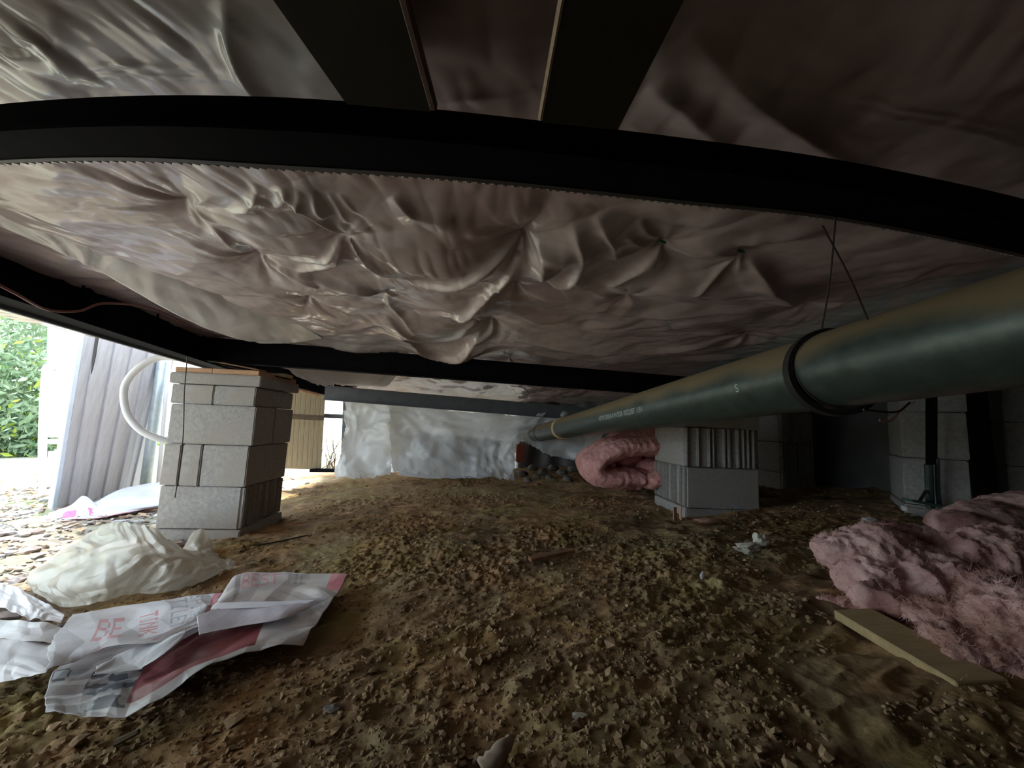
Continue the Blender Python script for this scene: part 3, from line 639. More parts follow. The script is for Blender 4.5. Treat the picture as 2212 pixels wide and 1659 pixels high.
V, Fc = ring(hc + axn * .014 - [0, 0, .001], DP / 2 + .0005, .002, .004, .3); mk('inner_band', V, Fc, M['wire'], hg)
for A_, B_ in (((1777, 488, .50), (1875, 690, .56)), ((1805, 470, .50), (1775, 712, .62))):
    a_, b_ = W(*A_), W(*B_); V, Fc = tube([a_, (a_ + b_) / 2 + [.003, 0, 0], b_], .0011, 12, 6); mk('wire', V, Fc, M['wire'], hg)
V, Fc = tube([W(1865, 885, .60), W(1935, 890, .62), W(1965, 870, .64)], .0016, 14, 6); mk('loose_end', V, Fc, M['wire'], hg)
V, Fc = tube([W(1900, 908, .9), W(1925, 908, .9), W(1945, 885, .9), W(1975, 868, .88)], .003, 16, 6); tag(mk('loose_wire', V, Fc, mat('pink_wire', (.30, .17, .15), (.36, .22, .2), .6)), 'loose pinkish wire end dangling below the pipe at the right', 'wire')
# red cord along the rail
V, Fc = tube([W(-60, 585, .86), W(30, 632, .93), W(100, 668, 1.05), (W(170, 672, 1.12)), W(230, 655, 1.2), W(330, 667, 1.45), W(400, 700, 1.7)], .0035, 50, 7); tag(mk('electrical_cable', V, Fc, M['cord'], smooth=True), 'dull red cord drooping along the black rail at the left', 'cord')

# ------------------------------------------------------------------ pale poly flap along the rail
top = [(-120, 330, .64), (0, 378, .70), (200, 435, .83), (350, 510, 1.0), (500, 605, 1.26), (600, 668, 1.46), (700, 732, 1.86)]
bot = [(-120, 440, .78), (0, 488, .83), (160, 560, .97), (240, 600, 1.08), (400, 690, 1.34), (500, 728, 1.6), (560, 742, 1.85)]
def Wl(L): return np.array([W(*p) for p in L])
midr = [((a_[0] + b_[0]) / 2, (a_[1] + b_[1]) / 2 + 4, (a_[2] + b_[2]) / 2 - .01) for a_, b_ in zip(top, bot)]
o = sheet('plastic_flap', [Wl(top), Wl(midr), Wl(bot)], M['polyflap'], n=(220, 50), crumple=.0035, cf=14, seed=5); tag(o, 'long milky plastic flap stretched diagonally beside the black rail', 'plastic sheet')
# torn dangling bit next to pier 1
o = sheet('torn_plastic', [Wl([(590, 765, 2.3), (660, 775, 2.5), (740, 790, 2.8), (860, 812, 3.0)]), Wl([(625, 800, 2.35), (670, 808, 2.5), (735, 822, 2.8), (830, 835, 3.0)]), Wl([(640, 812, 2.4), (690, 832, 2.55), (730, 832, 2.8), (800, 832, 3.0)])], M['polyflap'], n=(90, 40), crumple=.01, cf=9, seed=8, fray=.01)
tag(o, 'torn milky plastic dangling under the crossmember right of the tall pier', 'plastic sheet')
# dark purple-grey felt behind rail
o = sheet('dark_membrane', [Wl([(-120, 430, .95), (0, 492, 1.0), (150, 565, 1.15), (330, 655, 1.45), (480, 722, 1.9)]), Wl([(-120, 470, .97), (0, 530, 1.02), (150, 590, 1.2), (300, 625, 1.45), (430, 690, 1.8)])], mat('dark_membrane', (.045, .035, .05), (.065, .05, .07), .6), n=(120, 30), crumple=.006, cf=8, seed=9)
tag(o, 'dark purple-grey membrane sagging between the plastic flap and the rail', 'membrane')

# ------------------------------------------------------------------ hanging sheets and openings at the back
def hang(name, topL, botL, lab, seed, m=M['poly'], cr=.032, cf=5, n=(110, 90), mid=None, soft=.05, lf=None):
    rows = [Wl(topL)] + ([Wl(mid)] if mid else []) + [Wl(botL)]
    return tag(sheet(name, rows, m, n=n, crumple=cr, cf=cf, seed=seed, soft=soft, fray=.012), lab, 'plastic sheet', 'clear plastic hanging at the back')
hang('plastic_sheet', [(738, 850, 3.3), (780, 855, 3.3), (845, 865, 3.3)], [(722, 1030, 3.15), (770, 1033, 3.1), (842, 1026, 3.15)], 'narrow hanging clear plastic beside the bright gap', 21, mid=[(745, 930, 3.25), (785, 935, 3.3), (838, 930, 3.2)])
hang('plastic_sheet', [(835, 855, 3.35), (950, 880, 3.4), (1080, 895, 3.4), (1180, 893, 3.45)], [(845, 1018, 3.25), (930, 1025, 3.2), (1040, 1028, 3.2), (1110, 1037, 3.2)], 'broad clear plastic drape with loose folds left of the dark hole', 22, mid=[(842, 935, 3.3), (940, 945, 3.3), (1040, 955, 3.3), (1118, 965, 3.3)], n=(160, 110))
hang('plastic_sheet', [(1125, 880, 3.5), (1220, 890, 3.5), (1320, 900, 3.4)], [(1128, 948, 3.5), (1190, 982, 3.45), (1290, 1005, 3.3)], 'slanting clear plastic over the dark hole beside the pink roll', 23, mid=[(1127, 920, 3.5), (1205, 935, 3.45), (1300, 950, 3.35)])
# white board and warm panel behind the drape
V, Fc = beam(W(868, 978, 3.62), W(1075, 1000, 3.62), .02, .42, .003); 
tag(mk('white_board', V, Fc, M['white']), 'white board standing behind the broad clear plastic drape', 'board')
V, Fc = beam(W(835, 930, 3.8), W(872, 934, 3.8), .02, .5, .003); tag(mk('yellow_board', V, Fc, mat('yellow_panel', (.8, .66, .34), (.88, .76, .44), .6)), 'warm yellow panel glowing through the plastic left of the white board', 'panel')
# tan ribbed skirting behind pier 1
def ribbed(name, A0, A1, zb, zt, m, lab, pitch=.05, dep=.02, cat='panel'):
    A0 = np.asarray(A0); A1 = np.asarray(A1); d = A1[:2] - A0[:2]; L = np.linalg.norm(d); t = d / L; n_ = np.array([t[1], -t[0]])
    s = []; x = 0
    while x < L:
        s += [(x, 0), (x + pitch * .40, 0), (x + pitch * .5, dep), (x + pitch * .9, dep)]; x += pitch
    pts = np.array([A0[:2] + t * a_ + n_ * b_ for a_, b_ in s]); n = len(pts)
    fr = np.array([a_ for a_, _ in s]) / L
    zt_ = zt[0] + (zt[1] - zt[0]) * fr if np.ndim(zt) else np.full(n, zt); zb_ = zb[0] + (zb[1] - zb[0]) * fr if np.ndim(zb) else np.full(n, zb)
    V = np.concatenate([np.c_[pts, zb_], np.c_[pts, zt_]]); Fc = [(i, i + 1, n + i + 1, n + i) for i in range(n - 1)]
    o = mk(name, V, Fc, m); md = o.modifiers.new('t', 'SOLIDIFY'); md.thickness = .004; return tag(o, lab, cat)
q0 = W(596, 1012, 3.3); q1 = W(694, 1014, 3.55); q0t = W(606, 828, 3.3); q1t = W(704, 850, 3.55)
skt = thing('skirting_panel', (q0 + q1) / 2, 'tan ribbed skirting panel with a dark rail, seen right of the tall pier', 'panel')
npan = 9
for i in range(npan):
    a_ = q0 + (q1 - q0) * i / npan; b_ = q0 + (q1 - q0) * (i + .93) / npan; ta = q0t + (q1t - q0t) * i / npan; tb = q0t + (q1t - q0t) * (i + .93) / npan
    V = np.array([a_, b_, tb, ta]); nrm = np.cross(b_ - a_, ta - a_); nrm /= np.linalg.norm(nrm); off = -nrm * (.03 if i % 2 else .045)
    V8 = np.concatenate([V, V + off]); mk('rib', V8, [(0, 1, 2, 3), (7, 6, 5, 4), (0, 4, 5, 1), (1, 5, 6, 2), (2, 6, 7, 3), (3, 7, 4, 0)], M['tan'], skt)
V, Fc = beam(W(600, 898, 3.2), W(700, 903, 3.42), .02, .045); mk('rail', V, Fc, mat('brown_rail', (.16, .12, .09), (.22, .17, .12), .7), skt)
V, Fc = beam(W(590, 822, 3.15), W(690, 850, 3.4), .03, .05); tag(mk('wood_batten', V, Fc, M['lumber']), 'reddish wood batten along the top of the tan skirting', 'wood')
V, Fc = beam(W(560, 785, 2.7), W(765, 846, 3.75), .04, .20); tag(mk('rear_rim_beam', V, Fc, M['black']), 'dark rim beam behind the torn plastic, above the tan skirting', 'steel beam')
# window-like gap: post, bar, twigs outside
V, Fc = beam(W(695, 898, 3.62), W(750, 900, 3.66), .03, .04); tag(mk('gap_bar', V, Fc, M['steelgrey']), 'dark bar crossing the bright gap left of the hanging plastic', 'bar')
V, Fc = beam(W(748, 866, 3.66), W(742, 1020, 3.6), .05, .03, upd=(0, 1, 0)); tag(mk('gap_post', V, Fc, M['steelgrey']), 'blue-grey post on the right of the bright gap', 'post')
V, Fc = beam(W(672, 1016, 3.5), W(728, 1016, 3.5), .06, .03); tag(mk('sill_board', V, Fc, M['black']), 'black board on the ground below the bright gap', 'board')
tw = []
for i in range(16):
    a_ = W(690 + random.random() * 40, 1012, 4.2 + random.random() * .3); b_ = a_ + np.array([random.uniform(-.15, .25), 0, random.uniform(.15, .55)]); m_ = (a_ + b_) / 2 + np.array([random.uniform(-.06, .06), 0, 0])
    tw.append(tube([a_, m_, b_], [.006, .003, .0015], 8, 5))
V, Fc = join(tw); tag(mk('bare_twigs', V, Fc, M['twig']), 'thin bare twigs outside the bright gap', 'twigs', kind='stuff')
# dark hole: brick and stones
V, Fc = box(W(1124, 978, 3.55), (.075, .09, .17), frame(.1), .006, 2); tag(mk('red_brick', V, Fc, M['brick']), 'red brick standing on end at the right edge of the broad drape', 'brick')
def rock(c, r, seed, m, sc=(1, 1, .7), sub=2, amp=.35):
    bm = bmesh.new(); bmesh.ops.create_icosphere(bm, subdivisions=sub, radius=1); V, Fc = bm_np(bm)
    for i, v in enumerate(V):
        k = 1 + amp * mnoise.noise(Vector(v * 1.4 + seed * 7.3)) + amp * .5 * mnoise.noise(Vector(v * 3.3 + seed * 3.1)); V[i] = v * k
    return V * np.array(sc) * r + np.asarray(c), Fc
spots = [(1128, 1022, 60), (1150, 1010, 62), (1172, 1018, 55), (1195, 1010, 60), (1215, 1020, 60), (1238, 1012, 60), (1160, 1030, 45), (1140, 1036, 40), (1185, 1030, 40), (1225, 1034, 45)]
for i, (px, py, s) in enumerate(spots):
    c = G(px, py + 6); V, Fc = rock(c + [0, 0, .02], s / 1000 * .9, i + 1, M['stone']); o = mk('stone', V, Fc, M['stone'], smooth=True)
    tag(o, ['grey stone right beside the red brick, back row', 'grey stone second from the red brick, back row', 'grey stone third from the red brick, back row', 'grey stone fourth from the red brick, back row', 'grey stone fifth from the red brick, back row', 'grey stone of the back row nearest the pink roll', 'small grey stone in the front row, second from the drape', 'small grey stone in the front row right beside the drape', 'small grey stone in the front row, third from the drape', 'small grey stone in the front row nearest the pink roll'][i], 'stone', 'stones in the dark hole')

# ------------------------------------------------------------------ things at the left opening
# standing skirting panel: ribs as parts
B0 = G(116, 1100); B1 = G(300, 1058); dB0 = (B0 - CAM) @ fwd; dB1 = (B1 - CAM) @ fwd
T0 = W(182, 690, dB0 * 1.0); T1 = W(372, 772, dB1)
sp_ = thing('skirting_panel', (B0 + B1) / 2, 'tall grey ribbed skirting panel standing in the left opening with a dark tear', 'panel')
nr = 11
for i in range(nr):
    f0, f1 = i / nr, (i + .96) / nr; a_ = B0 + (B1 - B0) * f0; b_ = B0 + (B1 - B0) * f1; ta = T0 + (T1 - T0) * f0; tb = T0 + (T1 - T0) * f1
    nrm = np.cross(b_ - a_, ta - a_); nrm /= np.linalg.norm(nrm); k = .010 if i % 2 else 0
    V = np.array([a_, b_, tb, ta]) + nrm * k; V8 = np.concatenate([V, V + nrm * .02]); mk('rib', V8, [(0, 1, 2, 3), (7, 6, 5, 4), (0, 4, 5, 1), (1, 5, 6, 2), (2, 6, 7, 3), (3, 7, 4, 0)], M['tin'], sp_)
V, Fc = beam((B0 - [.0, .01, 0]), (T0 - [.0, .01, 0]), .035, .03, .003, upd=(0, 1, 0)); mk('edge_trim', V, Fc, mat('blue_white_trim', (.62, .72, .9), (.7, .8, .95), .4), sp_)
td = dB0 * .97 + .03 * dB1
tp = [(209, 712), (215, 712), (206, 770), (200, 796), (196, 808), (198, 782), (203, 745)]
tq = np.array([W(a_, b_, td * .985) for a_, b_ in tp]); tq2 = tq + np.array([0, .004, 0]); n = len(tq)
mk('tear', np.concatenate([tq, tq2]), [tuple(range(n)), tuple(range(2 * n - 1, n - 1, -1))] + [(i, (i + 1) % n, n + (i + 1) % n, n + i) for i in range(n)], M['strap'], sp_)
# white hose loop
V, Fc = tube([W(395, 775, 2.0), W(345, 772, 1.98), (W(300, 795, 1.95)), W(270, 835, 1.93), W(274, 890, 1.92), W(305, 930, 1.93), W(352, 950, 1.98), W(385, 952, 2.1)], .0165, 60, 14)
tag(mk('white_hose', V, Fc, M['white'], smooth=True), 'white hose looping out from behind the tall pier', 'hose')
# galvanised pole + wire fence
dpole = 3.1
V, Fc = tube([W(352, 775, dpole), W(312, 1062, dpole)], .036, 4, 20); tag(mk('galvanised_pole', V, Fc, M['galv'], smooth=True), 'blue-grey galvanised pole between skirting panel and tall pier', 'pole')
V, Fc = tube([W(366, 775, dpole), W(340, 1062, dpole)], .014, 4, 12); tag(mk('thin_pole', V, Fc, M['white'], smooth=True), 'thin white pole right behind the galvanised pole', 'pole')
fw = thing('wire_fence', W(320, 1060, 4.6), 'wire mesh fence outside seen left of the galvanised pole', 'fence')
for i in range(14):
    x = 230 + i * 13; V, Fc = tube([W(x, 700, 4.6), W(x - 30, 1040, 4.6)], .003, 3, 5); mk('wire', V, Fc, M['galv'], fw)
for i in range(8):
    y = 740 + i * 40; V, Fc = tube([W(225, y, 4.6), W(420, y + 4, 4.6)], .003, 3, 5); mk('wire', V, Fc, M['galv'], fw)
# white plastic garden chair behind the panel
ch = thing('garden_chair', G(130, 1075), 'white plastic garden chair outside, half hidden by the grey panel', 'chair')
cb = G(95, 1078); dch = (cb - CAM) @ fwd
def cp(px, py, dd=0): return W(px, py, dch + dd)
def legm(a_, b_, w0, w1): return join([tube([a_, (a_ + b_) / 2, b_], [w0, w0, w1], 10, 8)])
V, Fc = tube([cp(92, 1082), cp(92, 960), cp(97, 850), cp(103, 800), cp(118, 784)], [.018, .022, .024, .026, .026], 24, 10); mk('leg', V, Fc, M['white'], ch, smooth=True)
V, Fc = tube([cp(190, 1075, .05), cp(188, 960, .05), cp(178, 850, .05), cp(172, 800, .05)], [.018, .022, .022, .024], 16, 10); mk('leg', V, Fc, M['white'], ch, smooth=True)
V, Fc = tube([cp(112, 1050, .5), cp(112, 975, .5)], [.018, .022], 8, 8); mk('leg', V, Fc, M['white'], ch, smooth=True)
V, Fc = tube([cp(178, 1045, .55), cp(176, 975, .55)], [.018, .022], 8, 8); mk('leg', V, Fc, M['white'], ch, smooth=True)
mk('backrest', *join([beam(cp(110 + 12 * k, 700 + (10 if k in (0, 6) else 0), .35), cp(106 + 11 * k, 945, .30), .05, .012, .004, upd=(0, 1, 0)) for k in range(7)] + [beam(cp(108, 702, .35), cp(186, 702, .35), .02, .09, .01), beam(cp(100, 935, .3), cp(186, 935, .3), .02, .05, .01)]), M['white'], ch)
mk('seat', *beam(cp(116, 952, .2), cp(186, 956, .25), .22, .03, .01), M['white'], ch)
mk('armrest', *tube([cp(99, 800, 0), cp(104, 792, .15), cp(112, 800, .4)], .024, 14, 10), M['white'], ch, smooth=True)
mk('armrest', *tube([cp(176, 800, .05), cp(174, 794, .2), cp(176, 800, .45)], .024, 14, 10), M['white'], ch, smooth=True)
mk('side_panel', *beam(cp(112, 870, .1), cp(178, 870, .12), .01, .26, .004), M['white'], ch)
# shrub outside
def shrub(name, cs, nl, lab, size, seed, tintf, wd=.4):
    r = np.random.default_rng(seed); t = thing(name, cs[0][0] * [1, 1, 0], lab, 'shrub'); Vs = []; Fs = []; Cs = []
    for k in range(nl):
        c, rad = cs[r.integers(len(cs))]; d = r.normal(0, 1, 3); d /= np.linalg.norm(d); p = c + d * rad * r.uniform(.75, 1.0) * np.array([1, 1, 1])
        a_ = r.normal(0, 1, 3); a_[2] -= .4; a_ /= np.linalg.norm(a_); b_ = np.cross(a_, r.normal(0, 1, 3)); b_ /= np.linalg.norm(b_); nn = np.cross(a_, b_); s = size * r.uniform(.6, 1.3)
        o = len(Vs); Vs += [p - a_ * s, p + b_ * s * wd + nn * s * .1, p + a_ * s, p - b_ * s * wd + nn * s * .1]; Fs.append((o, o + 1, o + 2, o + 3)); c_ = tintf(r); Cs += [c_] * 4
    o = mk('leaves', np.array(Vs), np.array(Fs), M['leaf'], t, col=np.array(Cs)); o['kind'] = 'stuff'
    for c, _ in cs: mk('stem', *tube([cs[0][0] * [1, 1, 0] + [r.uniform(-.4, .4), r.uniform(-.3, .3), 0], c], [.03, .015], 8, 6), M['twig'], t)
    return t
def tf(r): 
    u = r.random(); return (2.2, 2.0, .9) if u < .05 else ((1.5, 1.25, 1.2) if u < .5 else (1.0, 1.0, 1.0))
tf = lambda r: (3.0, 1.8, .9) if r.random() < .06 else tuple(np.array([1.7, 1.15, 2.3]) * r.uniform(.7, 1.1))
shrub('leafy_shrub', [(W(-60, 720, 5.2), 1.1), (W(20, 860, 4.9), .75), (W(-120, 900, 4.8), .9), (W(60, 760, 5.6), .85), (W(20, 940, 4.9), .45), (W(-30, 620, 5.5), 1.0)], 15000, 'dense green leafy shrub outside the left opening', .055, 3, tf)
shrub('leafy_shrub', [(W(-500, 800, 5.8), 1.5), (W(-900, 750, 6.2), 1.6)], 3500, 'green shrub further left beyond the picture edge', .08, 4, tf)
shrub('yellow_shrub', [(W(345, 1000, 7.5), .55), (W(300, 1000, 7.2), .45)], 1600, 'pale yellow-green growth outside beyond the wire fence', .06, 5, lambda r: (.95, .95, .5))

# ------------------------------------------------------------------ plastic bags and printed sacks (left foreground)
def Gr(L): return np.array([G(*p) for p in L])
FONT = {'A': '01110100011000111111100011000110001', 'B': '11110100011000111110100011000111110', 'E': '11111100001000011110100001000011111', 'I': '01110001000010000100001000010001110',
 'J': '00111000100001000010000101001001100', 'K': '10001100101010011000101001001010001', 'L': '10000100001000010000100001000011111', 'N': '10001110011010110011100011000110001', 'O': '01110100011000110001100011000101110',
 'P': '11110100011000111110100001000010000', 'R': '11110100011000111110101001001010001', 'S': '01111100001000001110000010000111110', 'T': '11111001000010000100001000010000100', 'D': '11110100011000110001100011000111110', '0': '01110100011001110101110011000101110'}
def stamp(C, U, Vv, txt, u0, u1, v0, v1, col, rot=False, fill=1.0):
    """bitmap lettering in a u,v box"""
    inb = (U > u0) & (U < u1) & (Vv > v0) & (Vv < v1); a_ = (U - u0) / (u1 - u0); b_ = (Vv - v0) / (v1 - v0)
    if rot: a_, b_ = b_, 1 - a_
    n = len(txt); k = np.clip((a_ * n).astype(int), 0, n - 1); fx = (a_ * n - k) * 6; fy = b_ * 7; cx_ = np.clip(fx.astype(int), 0, 5); cy_ = np.clip(fy.astype(int), 0, 6)
    tab = np.zeros((n, 7, 6), bool)
    for i, ch_ in enumerate(txt):
        if ch_ in FONT: tab[i, :, :5] = np.array([c == '1' for c in FONT[ch_]]).reshape(7, 5)
    on = tab[k, cy_, cx_] & inb; C[on] = C[on] * (1 - fill) + np.array(col) * fill
RED = (.66, .12, .16); GREY = (.36, .38, .46); WHT = (.80, .80, .86)
def sack_top(U, Vv, S, T):
    C = np.ones(U.shape + (3,)) * WHT
    for (a0, a1, b0, b1) in ((.18, .34, .18, .62),): 
        stamp(C, U, Vv, 'BE', a0, a1, b0, b1, (.74, .28, .30), False, .85)
    stamp(C, U, Vv, 'TINK', .42, .53, .18, .60, (.72, .24, .28), True, .85)
    stamp(C, U, Vv, 'TILET', .60, .70, .02, .62, GREY, True, .75); stamp(C, U, Vv, 'SPITAL', .72, .82, .0, .62, GREY, True, .75)
    stamp(C, U, Vv, 'E', .28, .42, .78, .96, (.78, .36, .38), False, .8); stamp(C, U, Vv, 'I', .68, .74, .7, .95, (.75, .3, .34), False, .8)
    m_ = (U > .92) & (Vv < .55); C[m_] = (.78, .32, .40)
    return C * (.92 + .1 * fbm(S, T, 20, 4, 3))[..., None]
def sack_big(U, Vv, S, T):
    C = np.ones(U.shape + (3,)) * (.66, .62, .62)
    m_ = (Vv > .40) & (Vv < .93) & (U > .30) & (U < .80); C[m_] = (.30, .06, .07)
    m_ = (U < .34) & (Vv > .5); n_ = fbm(S, T, 26, 5, 4); C[m_] = np.where(n_[m_][:, None] > .05, (.50, .50, .50), (.12, .14, .17))
    m_ = (U < .14) & (Vv > .45) | (Vv > .955); C[m_] = (.72, .74, .76)
    stamp(C, U, Vv, 'BEST', .62, .78, .02, .17, (.76, .30, .36), False, .85); stamp(C, U, Vv, 'TIL', .80, .88, .02, .17, GREY, False, .8)
    stamp(C, U, Vv, 'O', .0, .06, .42, .60, (.12, .13, .16), True, .9)
    m_ = (U > .95) & (Vv < .25); C[m_] = (.80, .28, .34)
    m_ = (U > .8) & (Vv > .5) & (fbm(S, T, 30, 15, 3) > .25); C[m_] = (.75, .70, .68)
    return C * (.85 + .2 * fbm(S, T, 14, 44, 3))[..., None]
def plain(c, s=0): return lambda U, Vv, S, T: np.ones(U.shape + (3,)) * np.array(c) * (.92 + .12 * fbm(S, T, 14, s, 3))[..., None]
# big lower sack
o = sheet('printed_sack', [Gr([(235, 1385, .02), (330, 1345, .02), (470, 1290, .03), (520, 1242, .05), (620, 1238, .05), (752, 1242, .05)]),
    Gr([(130, 1440, .04), (270, 1415, .03), (400, 1370, .03), (500, 1320, .05), (610, 1290, .05), (725, 1290, .05)]),
    Gr([(100, 1495, .07), (220, 1470, .045), (340, 1440, .04), (450, 1395, .05), (570, 1350, .05), (690, 1340, .045)]),
    Gr([(98, 1545, .07), (200, 1545, .07), (295, 1535, .07), (425, 1452, .07), (545, 1405, .055), (655, 1392, .035)])],
    M['print'], n=(330, 260), crumple=.008, cf=13, seed=31, colf=sack_big, soft=.004)
tag(o, 'large crumpled red white and grey printed sack, bottom layer of the litter', 'sack')
o = sheet('printed_sack', [Gr([(158, 1328, .075), (240, 1312, .075), (330, 1300, .075), (420, 1284, .075), (478, 1282, .07)]),
    Gr([(130, 1360, .085), (240, 1350, .08), (330, 1335, .08), (420, 1318, .08), (462, 1308, .075)]),
    Gr([(105, 1400, .09), (220, 1390, .085), (320, 1378, .085), (400, 1350, .08), (440, 1340, .075)]),
    Gr([(98, 1450, .085), (165, 1432, .07), (230, 1402, .085), (340, 1385, .085), (425, 1352, .08)])],
    M['print'], n=(360, 240), crumple=.0055, cf=12, seed=32, colf=sack_top, soft=.003, fray=.004)
tag(o, 'white sack piece with faded red and grey lettering on top of the large sack', 'sack')
o = sheet('torn_paper', [Gr([(205, 1440, .085), (290, 1400, .08), (400, 1360, .085)]), Gr([(200, 1462, .08), (280, 1450, .075), (330, 1430, .08), (395, 1380, .08)])], M['print'], n=(120, 50), crumple=.004, cf=16, seed=33, colf=plain((.74, .77, .82)), fray=.006)
tag(o, 'narrow torn white paper strip below the lettered sack piece', 'paper')
o = sheet('folded_paper', [Gr([(425, 1330, .085), (520, 1300, .075), (610, 1298, .075), (712, 1290, .07)]), Gr([(430, 1372, .075), (520, 1352, .07), (600, 1340, .07), (660, 1318, .06)])], M['print'], n=(150, 50), crumple=.0025, cf=9, seed=34, colf=plain((.74, .70, .78), 3))
tag(o, 'folded white and lilac paper strip lying across the large sack', 'paper')
o = sheet('folded_paper', [Gr([(470, 1302, .085), (560, 1300, .08), (680, 1296, .075)]), Gr([(455, 1316, .08), (560, 1312, .075), (665, 1303, .07)])], M['print'], n=(120, 24), crumple=.0015, cf=9, seed=35, colf=plain((.9, .9, .95), 3))
tag(o, 'bright narrow folded edge of paper on the right half of the large sack', 'paper')
for i, (rows, lab, c) in enumerate([
    ([[(-80, 1235, .04), (0, 1258, .05), (80, 1290, .05), (140, 1330, .04)], [(-80, 1290, .05), (0, 1312, .05), (70, 1335, .05), (132, 1345, .04)]], 'crumpled white paper at the left picture edge, highest of the three sheets', (.84, .84, .9)),
    ([[(-80, 1330, .06), (0, 1335, .06), (70, 1345, .06), (135, 1350, .05)], [(-80, 1372, .06), (0, 1380, .06), (60, 1388, .06), (125, 1390, .05)]], 'crumpled white paper at the left picture edge, middle of the three sheets', (.8, .8, .84)),
    ([[(-80, 1370, .06), (0, 1375, .06), (60, 1385, .06), (112, 1388, .05)], [(-80, 1425, .06), (0, 1430, .06), (50, 1435, .06), (105, 1440, .06)], [(-80, 1480, .05), (0, 1472, .05), (50, 1462, .055), (98, 1455, .06)]], 'crumpled white paper at the left picture edge, lowest of the three sheets', (.78, .78, .82))]):
    o = sheet('crumpled_paper', [Gr(r) for r in rows], M['print'], n=(130, 60), crumple=.006, cf=12, seed=40 + i, colf=plain(c, i)); tag(o, lab, 'paper')
# milky bag
o = sheet('plastic_bag', [Gr([(200, 1150, .12), (235, 1132, .16), (275, 1126, .18), (320, 1138, .17), (345, 1160, .13), (385, 1190, .08)]),
    Gr([(150, 1180, .09), (210, 1170, .13), (280, 1165, .16), (345, 1180, .14), (400, 1195, .10), (440, 1205, .06)]),
    Gr([(85, 1225, .06), (170, 1215, .10), (270, 1210, .12), (350, 1205, .11), (430, 1215, .07), (485, 1222, .03)]),
    Gr([(60, 1262, .04), (130, 1265, .07), (230, 1255, .09), (330, 1240, .08), (410, 1240, .06), (478, 1232, .02)]),
    Gr([(118, 1308, .02), (150, 1312, .02), (200, 1305, .03), (280, 1285, .03), (370, 1276, .02), (420, 1262, .01)])],
    M['bag'], n=(220, 180), crumple=.011, cf=15, seed=51, soft=.010, thick=.0006); tag(o, 'milky beige crumpled plastic bag lying before the tall pier', 'plastic bag')
o = sheet('plastic_scrap', [Gr([(400, 1175, .06), (418, 1148, .09), (440, 1142, .09), (455, 1170, .06)]), Gr([(395, 1200, .03), (420, 1185, .07), (445, 1185, .06), (470, 1200, .03)]), Gr([(420, 1215, .01), (440, 1220, .02), (470, 1222, .02), (490, 1215, .01)])], M['bag'], n=(70, 60), crumple=.008, cf=16, seed=52); tag(o, 'small crumpled clear plastic scrap right of the milky bag', 'plastic scrap')
o = sheet('plastic_scrap', [Gr([(480, 1215, .03), (495, 1206, .03), (515, 1218, .015)]), Gr([(478, 1228, .005), (495, 1230, .015), (512, 1226, .005)])], M['bag'], n=(40, 30), crumple=.005, cf=26, seed=53); tag(o, 'tiny white plastic scrap at the tip of the milky bag', 'plastic scrap')
# far white sack pieces by the panel
PK = (.55, .16, .36)
def far_col(U, Vv, S, T):
    C = np.ones(U.shape + (3,)) * (.60, .62, .72); m_ = (Vv > .93); C[m_] = (.50, .24, .28); return C
o = sheet('white_sack', [Gr([(200, 1088, .05), (250, 1062, .09), (300, 1048, .11), (350, 1040, .12)]), Gr([(160, 1105, .03), (230, 1095, .05), (290, 1090, .06), (348, 1085, .06)]), Gr([(145, 1122, .02), (210, 1120, .02), (280, 1108, .03), (345, 1096, .03)])], M['print'], n=(110, 70), crumple=.006, cf=7, seed=61, colf=far_col); tag(o, 'bright white sack sheet rising against the tall pier at the left', 'sack')
def far_col2(U, Vv, S, T):
    C = np.ones(U.shape + (3,)) * (.55, .55, .68); m_ = ((np.abs(U - .35) < .1) & (np.abs(Vv - .6) < .25)) | ((np.abs(U - .8) < .12) & (np.abs(Vv - .55) < .2)); C[m_] = PK; return C
o = sheet('white_sack', [Gr([(125, 1100, .03), (155, 1090, .05), (180, 1072, .09), (212, 1092, .05)]), Gr([(100, 1112, .015), (150, 1108, .03), (190, 1104, .04), (225, 1112, .02)]), Gr([(90, 1122, .01), (140, 1122, .015), (190, 1122, .015), (215, 1122, .01)])], M['print'], n=(110, 70), crumple=.006, cf=8, seed=62, colf=far_col2); tag(o, 'lilac white sack corner with pink patches at the foot of the grey panel', 'sack')
o = sheet('orange_paper', [Gr([(20, 1128, .01), (70, 1118, .02), (120, 1112, .02)]), Gr([(30, 1136, .005), (75, 1130, .01), (125, 1126, .01)])], M['print'], n=(60, 24), crumple=.004, cf=14, seed=63, colf=plain((.85, .60, .48))); tag(o, 'faded orange paper left of the lilac sack corner', 'paper')
o = sheet('paper_scrap', [Gr([(600, 1042, .02), (630, 1038, .03), (668, 1036, .02)]), Gr([(598, 1056, .005), (625, 1058, .01), (655, 1048, .005)])], M['print'], n=(50, 24), crumple=.004, cf=14, seed=64, colf=plain((.78, .76, .86))); tag(o, 'lilac paper scrap on the ground right of the tall pier', 'paper')

